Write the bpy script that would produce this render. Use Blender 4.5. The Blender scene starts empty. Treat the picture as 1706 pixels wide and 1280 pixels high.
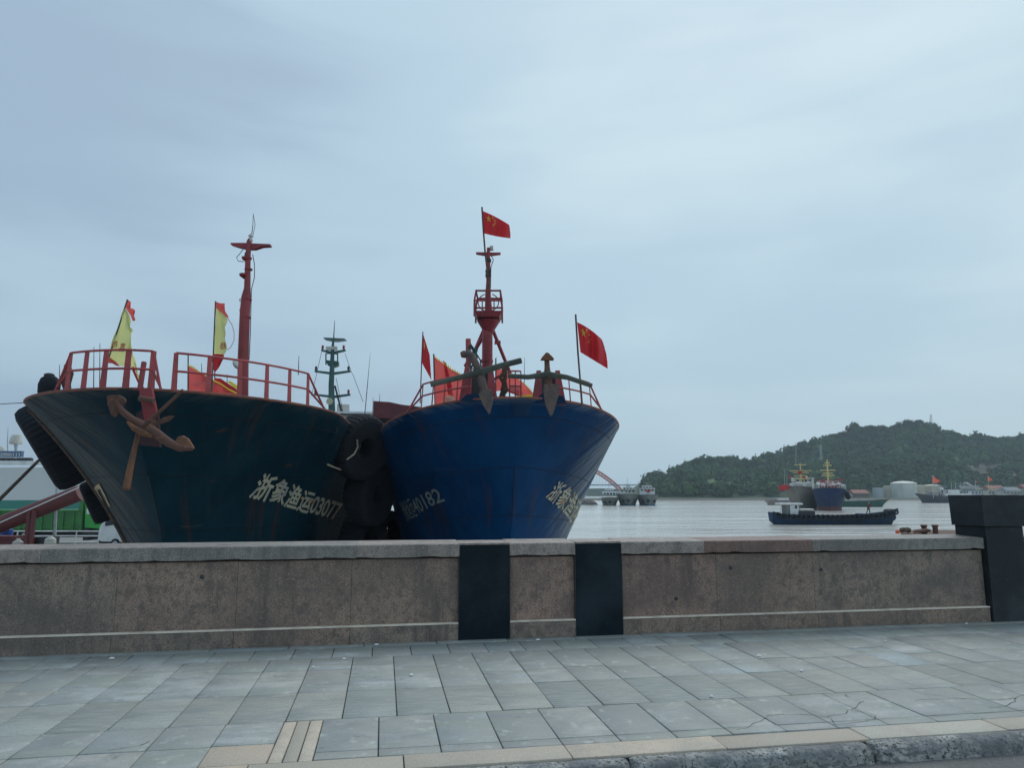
import bpy, bmesh, math, random
import numpy as np
from mathutils import Vector, Matrix
random.seed(7)
R = math.radians
scene = bpy.context.scene
col = scene.collection

# ------------------------------------------------------------------ camera
PITCH = math.atan(182/1200.)
EYE = 1.55
cam = bpy.data.cameras.new("camera"); cam.sensor_width = 36.0; cam.lens = 1200/1706*36.0
cam.clip_start = 0.1; cam.clip_end = 6000
camo = bpy.data.objects.new("camera", cam); col.objects.link(camo)
camo.location = (0, 0, EYE); camo.rotation_euler = (math.pi/2 + PITCH, 0, 0)
scene.camera = camo
# ------------------------------------------------------------------ exposure
scene.view_settings.view_transform = 'Standard'; scene.view_settings.look = 'None'
scene.view_settings.exposure = 0.0; scene.view_settings.gamma = 1.0
# ------------------------------------------------------------------ sun (overcast)
SUN_EL, SUN_AZ = R(52), R(20)
sl = bpy.data.lights.new("sun", 'SUN'); sl.energy = 1.3; sl.angle = R(40); sl.color = (1.0, 0.97, 0.92)
so = bpy.data.objects.new("sun", sl); col.objects.link(so)
sd = Vector((math.sin(SUN_AZ)*math.cos(SUN_EL), math.cos(SUN_AZ)*math.cos(SUN_EL), math.sin(SUN_EL)))
so.rotation_euler = sd.to_track_quat('Z', 'Y').to_euler()
# ------------------------------------------------------------------ sky
w = bpy.data.worlds.new("World"); scene.world = w; w.use_nodes = True
nt = w.node_tree; N = nt.nodes; L = nt.links
for n in list(N): N.remove(n)
def nn(tree, typ, **kw):
    n = tree.nodes.new(typ)
    for k, v in kw.items():
        if k.startswith('i_'):
            n.inputs[k[2:].replace('_', ' ')].default_value = v
        else: setattr(n, k, v)
    return n
out = nn(nt, 'ShaderNodeOutputWorld'); bg = nn(nt, 'ShaderNodeBackground'); bg.inputs['Strength'].default_value = 0.1
sky = nn(nt, 'ShaderNodeTexSky', sky_type='NISHITA', sun_disc=False, sun_elevation=SUN_EL, sun_rotation=SUN_AZ, air_density=1.0, dust_density=3.0)
tc = nn(nt, 'ShaderNodeTexCoord'); sep = nn(nt, 'ShaderNodeSeparateXYZ'); L.new(tc.outputs['Generated'], sep.inputs[0])
mp = nn(nt, 'ShaderNodeMapping'); mp.inputs['Scale'].default_value = (1.0, 1.0, 2.6); mp.inputs['Location'].default_value = (0.35, 0.2, 0.1)
L.new(tc.outputs['Generated'], mp.inputs['Vector'])
n1 = nn(nt, 'ShaderNodeTexNoise'); n1.inputs['Scale'].default_value = 1.7; n1.inputs['Detail'].default_value = 3.5; n1.inputs['Roughness'].default_value = .45; n1.inputs['Distortion'].default_value = .3
L.new(mp.outputs[0], n1.inputs['Vector'])
# brighter to the right and high, darker to the upper left
def mth(tree, op, a, b=None, clamp=False):
    n = tree.nodes.new('ShaderNodeMath'); n.operation = op; n.use_clamp = clamp
    for i, v in enumerate((a, b)):
        if v is None: continue
        if isinstance(v, (int, float)): n.inputs[i].default_value = v
        else: tree.links.new(v, n.inputs[i])
    return n.outputs[0]
gx = mth(nt, 'MULTIPLY', sep.outputs[0], 0.62)
hz = mth(nt, 'MULTIPLY', mth(nt, 'SUBTRACT', mth(nt, 'ABSOLUTE', mth(nt, 'SUBTRACT', sep.outputs[2], 0.45)), 0.2), -0.55)
mp2_ = nn(nt, 'ShaderNodeMapping'); mp2_.inputs['Scale'].default_value = (1.3, 1.3, 7.5); mp2_.inputs['Location'].default_value = (1.7, .4, .9); mp2_.inputs['Rotation'].default_value = (0, .08, 0)
L.new(tc.outputs['Generated'], mp2_.inputs['Vector'])
n2_ = nn(nt, 'ShaderNodeTexNoise'); n2_.inputs['Scale'].default_value = 1.6; n2_.inputs['Detail'].default_value = 4; n2_.inputs['Roughness'].default_value = .5; n2_.inputs['Distortion'].default_value = .5
L.new(mp2_.outputs[0], n2_.inputs['Vector'])
f = mth(nt, 'ADD', mth(nt, 'ADD', mth(nt, 'ADD', n1.outputs['Fac'], gx), hz), mth(nt, 'MULTIPLY', mth(nt, 'SUBTRACT', n2_.outputs['Fac'], .5), .42))
ramp = nn(nt, 'ShaderNodeValToRGB'); L.new(f, ramp.inputs[0])
cr = ramp.color_ramp; cr.interpolation = 'EASE'
cr.elements[0].position = .18; cr.elements[0].color = (3.75, 5.05, 6.45, 1)
cr.elements[1].position = .86; cr.elements[1].color = (6.2, 7.95, 8.75, 1)
e = cr.elements.new(.5); e.color = (4.9, 6.7, 7.95, 1)
mx = nn(nt, 'ShaderNodeMixRGB'); mx.inputs[0].default_value = .90
L.new(sky.outputs[0], mx.inputs[1]); L.new(ramp.outputs[0], mx.inputs[2])
L.new(mx.outputs[0], bg.inputs[0]); L.new(bg.outputs[0], out.inputs[0])

# ------------------------------------------------------------------ projection helper (turns a measured pixel and a real distance into a point)
FV = np.array([0, math.cos(PITCH), math.sin(PITCH)]); UV_ = np.array([0, -math.sin(PITCH), math.cos(PITCH)]); RV = np.array([1., 0, 0])
def at(px, py, Y):
    d = FV + (px-853)/1200*RV + (640-py)/1200*UV_
    p = d*(Y/d[1]); return np.array([p[0], p[1], p[2]+EYE])
def AX(px, Y): return at(px, 850, Y)[0]
ZW = -2.5
TH = R(10)
DV = np.array([math.cos(TH), math.sin(TH), 0]); NV = np.array([-math.sin(TH), math.cos(TH), 0])
WO = np.array([-0.3084, 8.0334, 0])
def W(a, b, z): return WO + DV*a + NV*b + np.array([0, 0, z])

# ------------------------------------------------------------------ materials
def mat(name, base, rough=.6, metal=0., var=(), bump=None, trans=0., spec=None, attr=None, coat=0., alpha=None):
    """var: list of (scale xyz or float, colour, lo, hi, detail) layers blended over base by noise"""
    m = bpy.data.materials.new(name); m.use_nodes = True
    t = m.node_tree; b = t.nodes['Principled BSDF']
    b.inputs['Roughness'].default_value = rough; b.inputs['Metallic'].default_value = metal
    if spec is not None: b.inputs['Specular IOR Level'].default_value = spec
    if coat: b.inputs['Coat Weight'].default_value = coat; b.inputs['Coat Roughness'].default_value = .25
    tcn = nn(t, 'ShaderNodeTexCoord')
    rgb = nn(t, 'ShaderNodeRGB'); rgb.outputs[0].default_value = (*base, 1); cur = rgb.outputs[0]
    if attr:
        a = nn(t, 'ShaderNodeAttribute', attribute_name=attr)
        x = nn(t, 'ShaderNodeMixRGB', blend_type='MULTIPLY'); x.inputs[0].default_value = 1
        t.links.new(cur, x.inputs[1]); t.links.new(a.outputs['Color'], x.inputs[2]); cur = x.outputs[0]
    for i, v in enumerate(var):
        sc, c, lo, hi = v[:4]; det = v[4] if len(v) > 4 else 4
        msk = v[5] if len(v) > 5 else None; cs = v[6] if len(v) > 6 else 'Object'
        mpn = nn(t, 'ShaderNodeMapping'); mpn.inputs['Location'].default_value = (i*3.7, i*1.3, i*2.1)
        if isinstance(sc, (int, float)): sc = (sc, sc, sc)
        mpn.inputs['Scale'].default_value = sc
        if len(v) > 7:
            mr0 = nn(t, 'ShaderNodeMapping'); mr0.inputs['Rotation'].default_value = v[7]; t.links.new(tcn.outputs[cs], mr0.inputs[0]); t.links.new(mr0.outputs[0], mpn.inputs[0])
        else: t.links.new(tcn.outputs[cs], mpn.inputs[0])
        nz = nn(t, 'ShaderNodeTexNoise'); nz.inputs['Scale'].default_value = 1; nz.inputs['Detail'].default_value = det; nz.inputs['Roughness'].default_value = .6
        t.links.new(mpn.outputs[0], nz.inputs['Vector'])
        mr = nn(t, 'ShaderNodeMapRange'); mr.inputs['From Min'].default_value = lo; mr.inputs['From Max'].default_value = hi
        t.links.new(nz.outputs['Fac'], mr.inputs['Value']); fac = mr.outputs[0]
        if msk:
            am = nn(t, 'ShaderNodeAttribute', attribute_name=msk); fac = mth(t, 'MULTIPLY', fac, am.outputs['Fac'], True)
        x = nn(t, 'ShaderNodeMixRGB'); t.links.new(fac, x.inputs[0]); t.links.new(cur, x.inputs[1]); x.inputs[2].default_value = (*c, 1); cur = x.outputs[0]
    t.links.new(cur, b.inputs['Base Color'])
    if bump:
        sc, st, dist = bump[:3]
        if isinstance(sc, (int, float)): sc = (sc, sc, sc)
        mpn = nn(t, 'ShaderNodeMapping'); mpn.inputs['Scale'].default_value = sc; t.links.new(tcn.outputs['Object'], mpn.inputs[0])
        nz = nn(t, 'ShaderNodeTexNoise'); nz.inputs['Scale'].default_value = 1; nz.inputs['Detail'].default_value = bump[3] if len(bump) > 3 else 5
        t.links.new(mpn.outputs[0], nz.inputs['Vector'])
        bn = nn(t, 'ShaderNodeBump'); bn.inputs['Strength'].default_value = st; bn.inputs['Distance'].default_value = dist
        t.links.new(nz.outputs['Fac'], bn.inputs['Height']); t.links.new(bn.outputs[0], b.inputs['Normal'])
    if trans:
        tr = nn(t, 'ShaderNodeBsdfTranslucent'); t.links.new(cur, tr.inputs[0])
        ms = nn(t, 'ShaderNodeMixShader'); ms.inputs[0].default_value = trans
        o = t.nodes['Material Output']; t.links.new(b.outputs[0], ms.inputs[1]); t.links.new(tr.outputs[0], ms.inputs[2]); t.links.new(ms.outputs[0], o.inputs[0])
    return m
RUST = (.16, .06, .03)
M = {}
M['red'] = mat('red_paint', (.30, .035, .045), .5, var=[(2.2, (.20, .03, .035), .45, .65), (9, RUST, .6, .7)], bump=(14, .3, .01))
M['pinkred'] = mat('faded_red_paint', (.42, .065, .07), .5, var=[(2.2, (.30, .05, .055), .45, .65), (12, RUST, .62, .72)], bump=(14, .25, .01))
M['rust'] = mat('rusty_iron', (.13, .062, .045), .85, var=[(3, (.10, .055, .045), .4, .65), (14, (.24, .11, .05), .55, .7)], bump=(25, .6, .02))
M['rust_lit'] = mat('lit_rusty_orange_iron', (.18, .078, .038), .85, var=[(3, (.10, .052, .036), .45, .7), (14, (.26, .12, .05), .55, .7)], bump=(25, .6, .02))  # more orange rust, brightened as a lit copy with light in the colour
M['rimrust'] = mat('rusty_rim_paint', (.22, .07, .05), .75, var=[(4, (.13, .05, .04), .45, .6), (1.2, (.3, .10, .06), .5, .62)], bump=(20, .5, .01))
M['log'] = mat('weathered_pole', (.10, .11, .09), .85, var=[((2, 2, 2), (.05, .06, .05), .4, .65)], bump=(20, .6, .02))
M['rubber'] = mat('worn_rubber', (.016, .019, .026), .85, spec=.2, var=[(3, (.02, .022, .026), .5, .7), (20, (.035, .035, .035), .62, .75)], bump=(18, .35, .01))
M['ropemat'] = mat('old_rope', (.12, .085, .06), .95, var=[(30, (.06, .045, .035), .45, .6)], bump=((60, 60, 60), .7, .01))
M['ropepale'] = mat('pale_rope', (.42, .37, .28), .95, var=[(30, (.25, .2, .15), .45, .6)])
M['dark'] = mat('dark_metal', (.03, .033, .038), .6, var=[(6, (.05, .045, .04), .5, .7)])
M['cable'] = mat('black_cable', (.02, .02, .022), .6)
M['white'] = mat('white_paint', (.72, .74, .74), .5, var=[(1.5, (.58, .59, .57), .45, .7), (8, (.4, .33, .27), .68, .78)])
M['offwhite'] = mat('weathered_white_paint', (.55, .54, .49), .6, var=[(2, (.42, .40, .36), .45, .65)])
M['greenpaint'] = mat('dark_green_paint', (.035, .10, .095), .5, var=[(2, (.02, .07, .07), .45, .65)])
M['glass'] = mat('dark_glass', (.03, .04, .05), .12)
M['steel'] = mat('galvanised_steel', (.45, .48, .5), .45, .3, var=[(5, (.35, .36, .37), .45, .65)])
M['cloth_red'] = mat('red_cloth', (.62, .035, .045), .85, trans=.35, var=[(2.5, (.5, .03, .04), .4, .7)], bump=((3, 3, 9), .35, .03))
M['cloth_pink'] = mat('backlit_red_cloth', (.90, .17, .15), .85, trans=.6, var=[(2.5, (.82, .12, .11), .4, .7)], bump=((3, 3, 9), .35, .03))  # lighter and pinker than the red cloth: backlight put into the colour
M['cloth_yellow'] = mat('pale_yellow_cloth', (.82, .84, .36), .85, trans=.6, var=[(2.5, (.72, .74, .32), .4, .7)], bump=((4, 4, 9), .3, .03))
M['star'] = mat('yellow_print', (.85, .75, .08), .85, trans=.35)
M['cream'] = mat('cream_print', (.8, .62, .45), .85, trans=.4)
M['tarp'] = mat('maroon_canvas', (.17, .05, .055), .9, var=[(2, (.12, .04, .045), .4, .6)], bump=(4, .5, .04))
M['redprint'] = mat('dark_red_print', (.42, .04, .04), .85, trans=.2)
M['paleprint'] = mat('faded_pink_print', (.72, .28, .27), .85, trans=.4)
M['teal'] = mat('teal_paint', (.06, .22, .20), .5, var=[(2, (.04, .17, .16), .45, .65)])
M['yellowpaint'] = mat('yellow_paint', (.62, .52, .20), .55)

# ------------------------------------------------------------------ mesh helpers
LOC = {}
def locof(o): return LOC.get(o.name, np.zeros(3))
def tag(o, label=None, cat=None, group=None, kind=None):
    if label: o['label'] = label
    if cat: o['category'] = cat
    if group: o['group'] = group
    if kind: o['kind'] = kind
    return o
def thing(name, label, cat, loc=(0, 0, 0), group=None):
    o = bpy.data.objects.new(name, None); col.objects.link(o); o.location = tuple(float(v) for v in loc)
    o.empty_display_size = .3
    LOC[o.name] = np.array(loc, float); return tag(o, label, cat, group)
class MB:
    def __init__(s): s.v = []; s.f = []
    def add(s, vs, fs):
        k = len(s.v); s.v += [tuple(float(c) for c in v) for v in vs]; s.f += [tuple(i+k for i in f) for f in fs]; return s
    def hexa(s, p):  # 8 points: bottom 4 (ccw from above), top 4
        return s.add(p, [(3, 2, 1, 0), (4, 5, 6, 7), (0, 1, 5, 4), (1, 2, 6, 5), (2, 3, 7, 6), (3, 0, 4, 7)])
    def box(s, c, d, ax=None):
        c = np.array(c, float); A = np.eye(3) if ax is None else np.array(ax, float); h = [d[i]/2*A[i] for i in range(3)]
        sg = [(-1, -1), (1, -1), (1, 1), (-1, 1)]
        return s.hexa([c+h[0]*a+h[1]*b-h[2] for a, b in sg]+[c+h[0]*a+h[1]*b+h[2] for a, b in sg])
    def wbox(s, a0, a1, b0, b1, z0, z1, inc=0.):   # box in the wall frame
        sg = [(a0, b0), (a1, b0), (a1, b1), (a0, b1)]
        return s.hexa([W(a, b, z0) for a, b in sg]+[W(a, b, z1) for a, b in sg])
    def tube(s, pts, r, n=10, cap=True, flat=None):
        pts = [np.array(p, float) for p in pts]; m = len(pts); rr = [r]*m if isinstance(r, (int, float)) else list(r)
        if m == 2 and False: pass
        tang = []
        for i in range(m):
            a = pts[max(i-1, 0)]; b = pts[min(i+1, m-1)]; t = b-a; tang.append(t/(np.linalg.norm(t)+1e-12))
        ref = np.array([0, 0, 1.]) if abs(tang[0][2]) < .9 else np.array([1., 0, 0])
        u = np.cross(tang[0], ref); u /= np.linalg.norm(u); vs = []
        for i in range(m):
            t = tang[i]; u = u-t*np.dot(u, t); u /= np.linalg.norm(u)+1e-12; v = np.cross(t, u)
            for k in range(n):
                a = 2*math.pi*k/n; vs.append(pts[i]+(u*math.cos(a)+v*math.sin(a))*rr[i])
        fs = [(i*n+k, i*n+(k+1) % n, (i+1)*n+(k+1) % n, (i+1)*n+k) for i in range(m-1) for k in range(n)]
        if cap: fs += [tuple(range(n-1, -1, -1)), tuple(range((m-1)*n, m*n))]
        return s.add(vs, fs)
    def lathe(s, c, prof, n=20, axis=(0, 0, 1)):
        ax = np.array(axis, float); ax /= np.linalg.norm(ax); ref = np.array([1., 0, 0]) if abs(ax[0]) < .8 else np.array([0, 1., 0])
        u = np.cross(ax, ref); u /= np.linalg.norm(u); v = np.cross(ax, u); c = np.array(c, float)
        vs = [c+ax*h+(u*math.cos(2*math.pi*k/n)+v*math.sin(2*math.pi*k/n))*max(r, 1e-4) for r, h in prof for k in range(n)]
        m = len(prof)
        fs = [(i*n+k, i*n+(k+1) % n, (i+1)*n+(k+1) % n, (i+1)*n+k) for i in range(m-1) for k in range(n)]
        fs += [tuple(range(n-1, -1, -1)), tuple(range((m-1)*n, m*n))]
        return s.add(vs, fs)
    def prism(s, poly, ext):   # polygon of 3-D points extruded by vector
        e = np.array(ext, float); n = len(poly); P = [np.array(p, float) for p in poly]
        return s.add(P+[p+e for p in P], [tuple(range(n-1, -1, -1)), tuple(range(n, 2*n))]+[(i, (i+1) % n, n+(i+1) % n, n+i) for i in range(n)])
    def build(s, name, m, parent=None, smooth=False, bevel=0, loc=None, sub=0):
        me = bpy.data.meshes.new(name)
        off = locof(parent) if parent is not None else (np.array(loc, float) if loc is not None else np.zeros(3))
        vs = np.array(s.v)-off
        me.from_pydata(vs.tolist(), [], s.f); me.validate(); me.update()
        bm = bmesh.new(); bm.from_mesh(me); bmesh.ops.recalc_face_normals(bm, faces=bm.faces); bm.to_mesh(me); bm.free()
        if smooth:
            for p in me.polygons: p.use_smooth = True
            me.set_sharp_from_angle(angle=R(38))
        me.materials.append(m)
        o = bpy.data.objects.new(name, me); col.objects.link(o)
        if parent is not None:
            o.parent = parent; LOC[o.name] = off
        elif loc is not None: o.location = tuple(off); LOC[o.name] = off
        if bevel:
            b = o.modifiers.new('bevel', 'BEVEL'); b.width = bevel; b.segments = 2; b.limit_method = 'ANGLE'; b.angle_limit = R(40)
        return o
def struct(o): o['kind'] = 'structure'; return o
def rawmesh(name, verts, faces, m, parent=None, smooth=False, attrs=None, uv=None, loc=None):
    """fast mesh from arrays; faces (n,k) array of one size"""
    verts = np.asarray(verts, float); faces = np.asarray(faces)
    off = locof(parent) if parent is not None else (np.array(loc, float) if loc is not None else np.zeros(3))
    me = bpy.data.meshes.new(name); k = faces.shape[1]
    me.vertices.add(len(verts)); me.vertices.foreach_set('co', (verts-off).astype(np.float32).ravel())
    me.loops.add(faces.size); me.loops.foreach_set('vertex_index', faces.astype(np.int32).ravel())
    me.polygons.add(len(faces)); me.polygons.foreach_set('loop_start', np.arange(0, faces.size, k, dtype=np.int32))
    me.update(calc_edges=True); me.validate()
    if smooth: me.polygons.foreach_set('use_smooth', np.ones(len(faces), bool))
    for nme, (dom, typ, arr) in (attrs or {}).items():
        a = me.attributes.new(nme, typ, dom)
        a.data.foreach_set('color' if 'COLOR' in typ else 'value', np.asarray(arr, np.float32).ravel())
    if uv is not None:
        u = me.uv_layers.new(name='uv'); u.data.foreach_set('uv', np.asarray(uv, np.float32)[faces.ravel()].ravel())
    me.materials.append(m)
    o = bpy.data.objects.new(name, me); col.objects.link(o)
    if parent is not None: o.parent = parent; LOC[o.name] = off
    elif loc is not None: o.location = tuple(off)
    return o
def hashn(x, y, seed=0):
    v = np.sin(x*127.1+y*311.7+seed*74.7)*43758.5453; return v-np.floor(v)
def vnoise(x, y, seed=0):
    xi = np.floor(x); yi = np.floor(y); fx = x-xi; fy = y-yi; fx = fx*fx*(3-2*fx); fy = fy*fy*(3-2*fy)
    a = hashn(xi, yi, seed); b = hashn(xi+1, yi, seed); c = hashn(xi, yi+1, seed); d = hashn(xi+1, yi+1, seed)
    return (a*(1-fx)+b*fx)*(1-fy)+(c*(1-fx)+d*fx)*fy
def fbm(x, y, o=4, seed=0):
    s = 0; a = .5
    for i in range(o): s = s+a*vnoise(x*2**i, y*2**i, seed+i); a *= .5
    return s

# ================================================================== GROUND
# pavement slabs in the wall frame
stone = mat('slate_paving', (.36, .375, .365), .6, attr='tint', var=[((2.2, 3.5, 2), (.22, .24, .235), .42, .66, 6), ((.8, .8, 1), (.27, .28, .265), .46, .62, 5), ((4, 4, 4), (.15, .155, .15), .64, .74, 6), ((1.1, 5, 2), (.28, .30, .27), .50, .62, 6), ((9, 9, 9), (.46, .48, .44), .58, .75, 6), ((60, 60, 60), (.2, .23, .24), .55, .75, 3)], bump=(45, .25, .004))
ribbed = mat('ribbed_slate_paving', (.30, .315, .29), .65, attr='tint', var=[((1.6, 3, 2), (.23, .245, .235), .40, .66, 5), ((4, 90, 1), (.42, .43, .40), .52, .7, 3), ((60, 60, 60), (.17, .2, .21), .55, .75, 3)], bump=((2, 60, 1), .5, .006))
beige = mat('beige_granite_paving', (.50, .44, .36), .7, attr='tint', var=[((3, 3, 3), (.40, .35, .29), .45, .65, 5), ((70, 70, 70), (.33, .29, .25), .52, .7, 2), ((140, 140, 140), (.6, .55, .47), .58, .7, 2)], bump=(60, .3, .003))
jointm = mat('dark_joint', (.05, .05, .055), .9)
def slabs(name, rects, m, z=0., gap=.008, seed=1):
    rnd = np.random.default_rng(seed); V = []; Fq = []; T = []
    for a0, a1, b0, b1 in rects:
        a0 += gap/2; a1 -= gap/2; b0 += gap/2; b1 -= gap/2; dz = rnd.normal(0, .0012); tl = rnd.normal(0, .0008, 2)
        k = len(V); c = .004
        for (aa, bb, zz) in [(a0, b0, -.03), (a1, b0, -.03), (a1, b1, -.03), (a0, b1, -.03), (a0, b0, -.003), (a1, b0, -.003), (a1, b1, -.003), (a0, b1, -.003), (a0+c, b0+c, 0), (a1-c, b0+c, 0), (a1-c, b1-c, 0), (a0+c, b1-c, 0)]:
            V.append((aa, bb, z+zz+dz+tl[0]*(aa > (a0+a1)/2)+tl[1]*(bb > (b0+b1)/2)))
        for q in [(0, 1, 5, 4), (1, 2, 6, 5), (2, 3, 7, 6), (3, 0, 4, 7), (4, 5, 9, 8), (5, 6, 10, 9), (6, 7, 11, 10), (7, 4, 8, 11), (8, 9, 10, 11)]:
            Fq.append(tuple(k+i for i in q))

        br = rnd.uniform(.72, 1.14); hue = rnd.normal(0, .045)
        T += [(br*(1+hue), br, br*(1-hue*.6), 1)]*12
    o = rawmesh(name, V, Fq, m, attrs={'tint': ('POINT', 'FLOAT_COLOR', T)})
    o.location = tuple(WO); o.rotation_euler = (0, 0, TH); return struct(o)
rnd = random.Random(3)
A0, A1 = -16, 26
rs, rr_, rb = [], [], []
def row(b0, b1, pitch, off, lst, split=0.):
    k = math.floor((A0-off)/pitch); a = off+k*pitch
    while a < A1:
        if split and rnd.random() < split:
            m_ = b0+(b1-b0)*rnd.choice([.36, .4, .62]); lst.append((a, a+pitch, b0, m_)); lst.append((a, a+pitch, m_, b1))
        else: lst.append((a, a+pitch, b0, b1))
        a += pitch
row(-.15, .0, .75, -.5, rs); row(-.62, -.15, .378, -1.16, rs); row(-1.84, -.62, .378, -1.335, rs, .9); row(-2.55, -1.84, .378, -1.335, rr_)
k = 0; a = -1.46+.385
sm = []; a = -1.46
while a < A1: sm.append(a); a += .378
for a in sm[:-1]: rs.append((a, a+.378, -3.2, -2.55))
for a in sm[:-1]: rs.append((a, a+.378, -3.325, -3.2))
a = -1.72
while a > A0:
    rs.append((a-.378, a, -2.99, -2.55))
    if a < -2.0: rs.append((a-.378, a, -3.33, -2.99))
    a -= .378
for k in range(3): rb.append((-1.72+k*.0867, -1.72+(k+1)*.0867, -3.33, -2.55))
rb.append((-2.1, -1.72, -3.33, -2.99))
a = A0
while a < A1: ln = .72+rnd.random()*.3; rb.append((a, a+ln, -3.56, -3.33)); a += ln
slabs('pavement', rs, stone, seed=5); slabs('pavement_band', rr_, ribbed, seed=6); slabs('pavement_edging', rb, beige, seed=9)
base = MB(); base.hexa([W(a, b, z) for z in (-1.2, -.014) for a, b in ((A0-60, -3.57), (A1+60, -3.57), (A1+60, 1.0), (A0-60, 1.0))])
struct(base.build('pavement_bed', jointm))
# kerb
kerbm = mat('rough_kerb_stone', (.30, .30, .285), .85, var=[((7, 7, 7), (.50, .49, .46), .48, .62, 6), ((48, 48, 48), (.06, .062, .065), .52, .60, 5), ((9, 9, 30), (.15, .155, .155), .5, .62, 5), ((2, 2, 9), (.16, .17, .18), .5, .65, 4), ((2, 3, 2), (.14, .145, .15), .55, .7, 3)], bump=(28, 1.0, .02, 6))
prof = [(-3.568, -.2), (-3.568, -.012), (-3.578, -.003), (-3.60, .0), (-3.63, -.003), (-3.655, -.014), (-3.672, -.034), (-3.682, -.065), (-3.687, -.10), (-3.69, -.2)]
kV, kF = [], []
a = A0; rk = np.random.default_rng(4)
cuts = [A0]+list(np.arange(-13.6, .3, 1.4))[:-1]+[.38, 1.95, 3.5, 5.1, 6.7, 8.3, 9.9, 11.5, 13, 16, 19, 22, A1]
for c0, c1 in zip(cuts[:-1], cuts[1:]):
    n = max(int((c1-c0)/.035), 4); k0 = len(kV); dz = rk.normal(0, .004); db = rk.normal(0, .006)
    for i in range(n+1):
        aa = c0+.012+(c1-c0-.024)*i/n; edge = .012 if i in (0, n) else 0
        for j, (b, z) in enumerate(prof):
            nz = (fbm(np.array(aa*9), np.array(j*1.3+z*9), 4, 3)-.47)*(.013 if 2 <= j <= 8 else 0)
            kV.append((aa, b+db-nz*.6+edge, z+dz+nz-edge))
    m_ = len(prof)
    for i in range(n):
        for j in range(m_-1): kF.append((k0+i*m_+j, k0+(i+1)*m_+j, k0+(i+1)*m_+j+1, k0+i*m_+j+1))
    for e_ in (0, n):
        for j in range(0, m_-2, 2):
            kF.append((k0+e_*m_, k0+e_*m_+j, k0+e_*m_+j+1, k0+e_*m_+min(j+2, m_-1)))
kb = rawmesh('kerb', kV, kF, kerbm, smooth=True); kb.location = tuple(WO); kb.rotation_euler = (0, 0, TH); struct(kb)
roadm = mat('asphalt', (.13, .13, .128), .9, var=[((1.5, 1.5, 1), (.17, .168, .16), .45, .65, 5), ((90, 90, 90), (.24, .24, .235), .58, .72, 2), ((50, 50, 50), (.07, .07, .07), .58, .7, 2)], bump=(110, .6, .006))
rd = MB(); rd.add([W(-80, -3.60, -.105), W(90, -3.60, -.105), W(90, -40, -.105), W(-80, -40, -.105)], [(0, 3, 2, 1)]); struct(rd.build('road', roadm))
# cracks in the right-hand slabs, drawn as fine gaps
crk = MB(); rc = random.Random(11)
def crack(a, b, ang, n, st=.07):
    pts = [(a, b)]
    for i in range(n):
        ang += rc.uniform(-.6, .6); a += math.cos(ang)*st*rc.uniform(.6, 1.3); b += math.sin(ang)*st*.6*rc.uniform(.6, 1.3); b = max(min(b, -2.57), -3.3); pts.append((a, b))
    for (p, q) in zip(pts[:-1], pts[1:]):
        d_ = np.array([q[0]-p[0], q[1]-p[1]]); l_ = np.linalg.norm(d_)+1e-9; nrm = np.array([-d_[1], d_[0]])/l_*rc.uniform(.0012, .003)
        crk.add([W(p[0]+nrm[0], p[1]+nrm[1], .0035), W(q[0]+nrm[0]*.6, q[1]+nrm[1]*.6, .0035), W(q[0]-nrm[0]*.6, q[1]-nrm[1]*.6, .0035), W(p[0]-nrm[0], p[1]-nrm[1], .0035)], [(0, 1, 2, 3)])
for args in [(1.6, -3.0, .1, 16), (2.2, -2.95, -.2, 14), (2.5, -2.6, -1.4, 5), (2.9, -2.85, .2, 12), (3.1, -2.7, -1.2, 6), (1.25, -3.25, .6, 7), (2.0, -3.1, .3, 12), (3.3, -3.1, .1, 12), (-2.7, -2.95, .25, 5)]: crack(*args)
struct(crk.build('pavement_cracks', jointm))
# pale litter specks on the pavement
for i, (px, py) in enumerate([(896, 1068), (1185, 1163), (1264, 1095), (1335, 1120), (1475, 1070), (627, 1076), (186, 1099), (522, 1114), (1610, 1041), (573, 1100), (685, 1127)]):
    d = FV+(px-853)/1200*RV+(640-py)/1200*UV_; p = d*(-EYE/d[2]); p[2] = .006
    rc2 = random.Random(i); b_ = MB(); n = 7; r_ = .012+rc2.random()*.008
    pts = [p+DV*r_*1.4*math.cos(6.283*k/n)*rc2.uniform(.7, 1.2)+NV*r_*math.sin(6.283*k/n)*rc2.uniform(.7, 1.2) for k in range(n)]
    top = [q*0+p+(q-p)*.6+np.array([0, 0, .012]) for q in pts]
    b_.add(pts+top, [tuple(range(n, 2*n))]+[(k, (k+1) % n, n+(k+1) % n, n+k) for k in range(n)])
    o = b_.build('pebble', M['white'], loc=p); where = 'near the parapet' if py < 1110 else 'out on the slabs'
    tag(o, 'tiny pale stone chip '+['in front of the narrow middle wall panel', 'on the ribbed paving right of the pilasters', 'below the right wall panel near its middle', 'on the smooth slabs right of centre', 'close to the wall left of the end pillar', 'at the foot of the wall left of the pilasters', 'at the foot of the wall far left', 'on light slabs left of the pilasters', 'beside the plinth nearest the tall end pillar', 'just below the left wall, brightest of the pair', 'by itself below the first pilaster'][i], 'pebble', 'pale specks on the paving')

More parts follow.
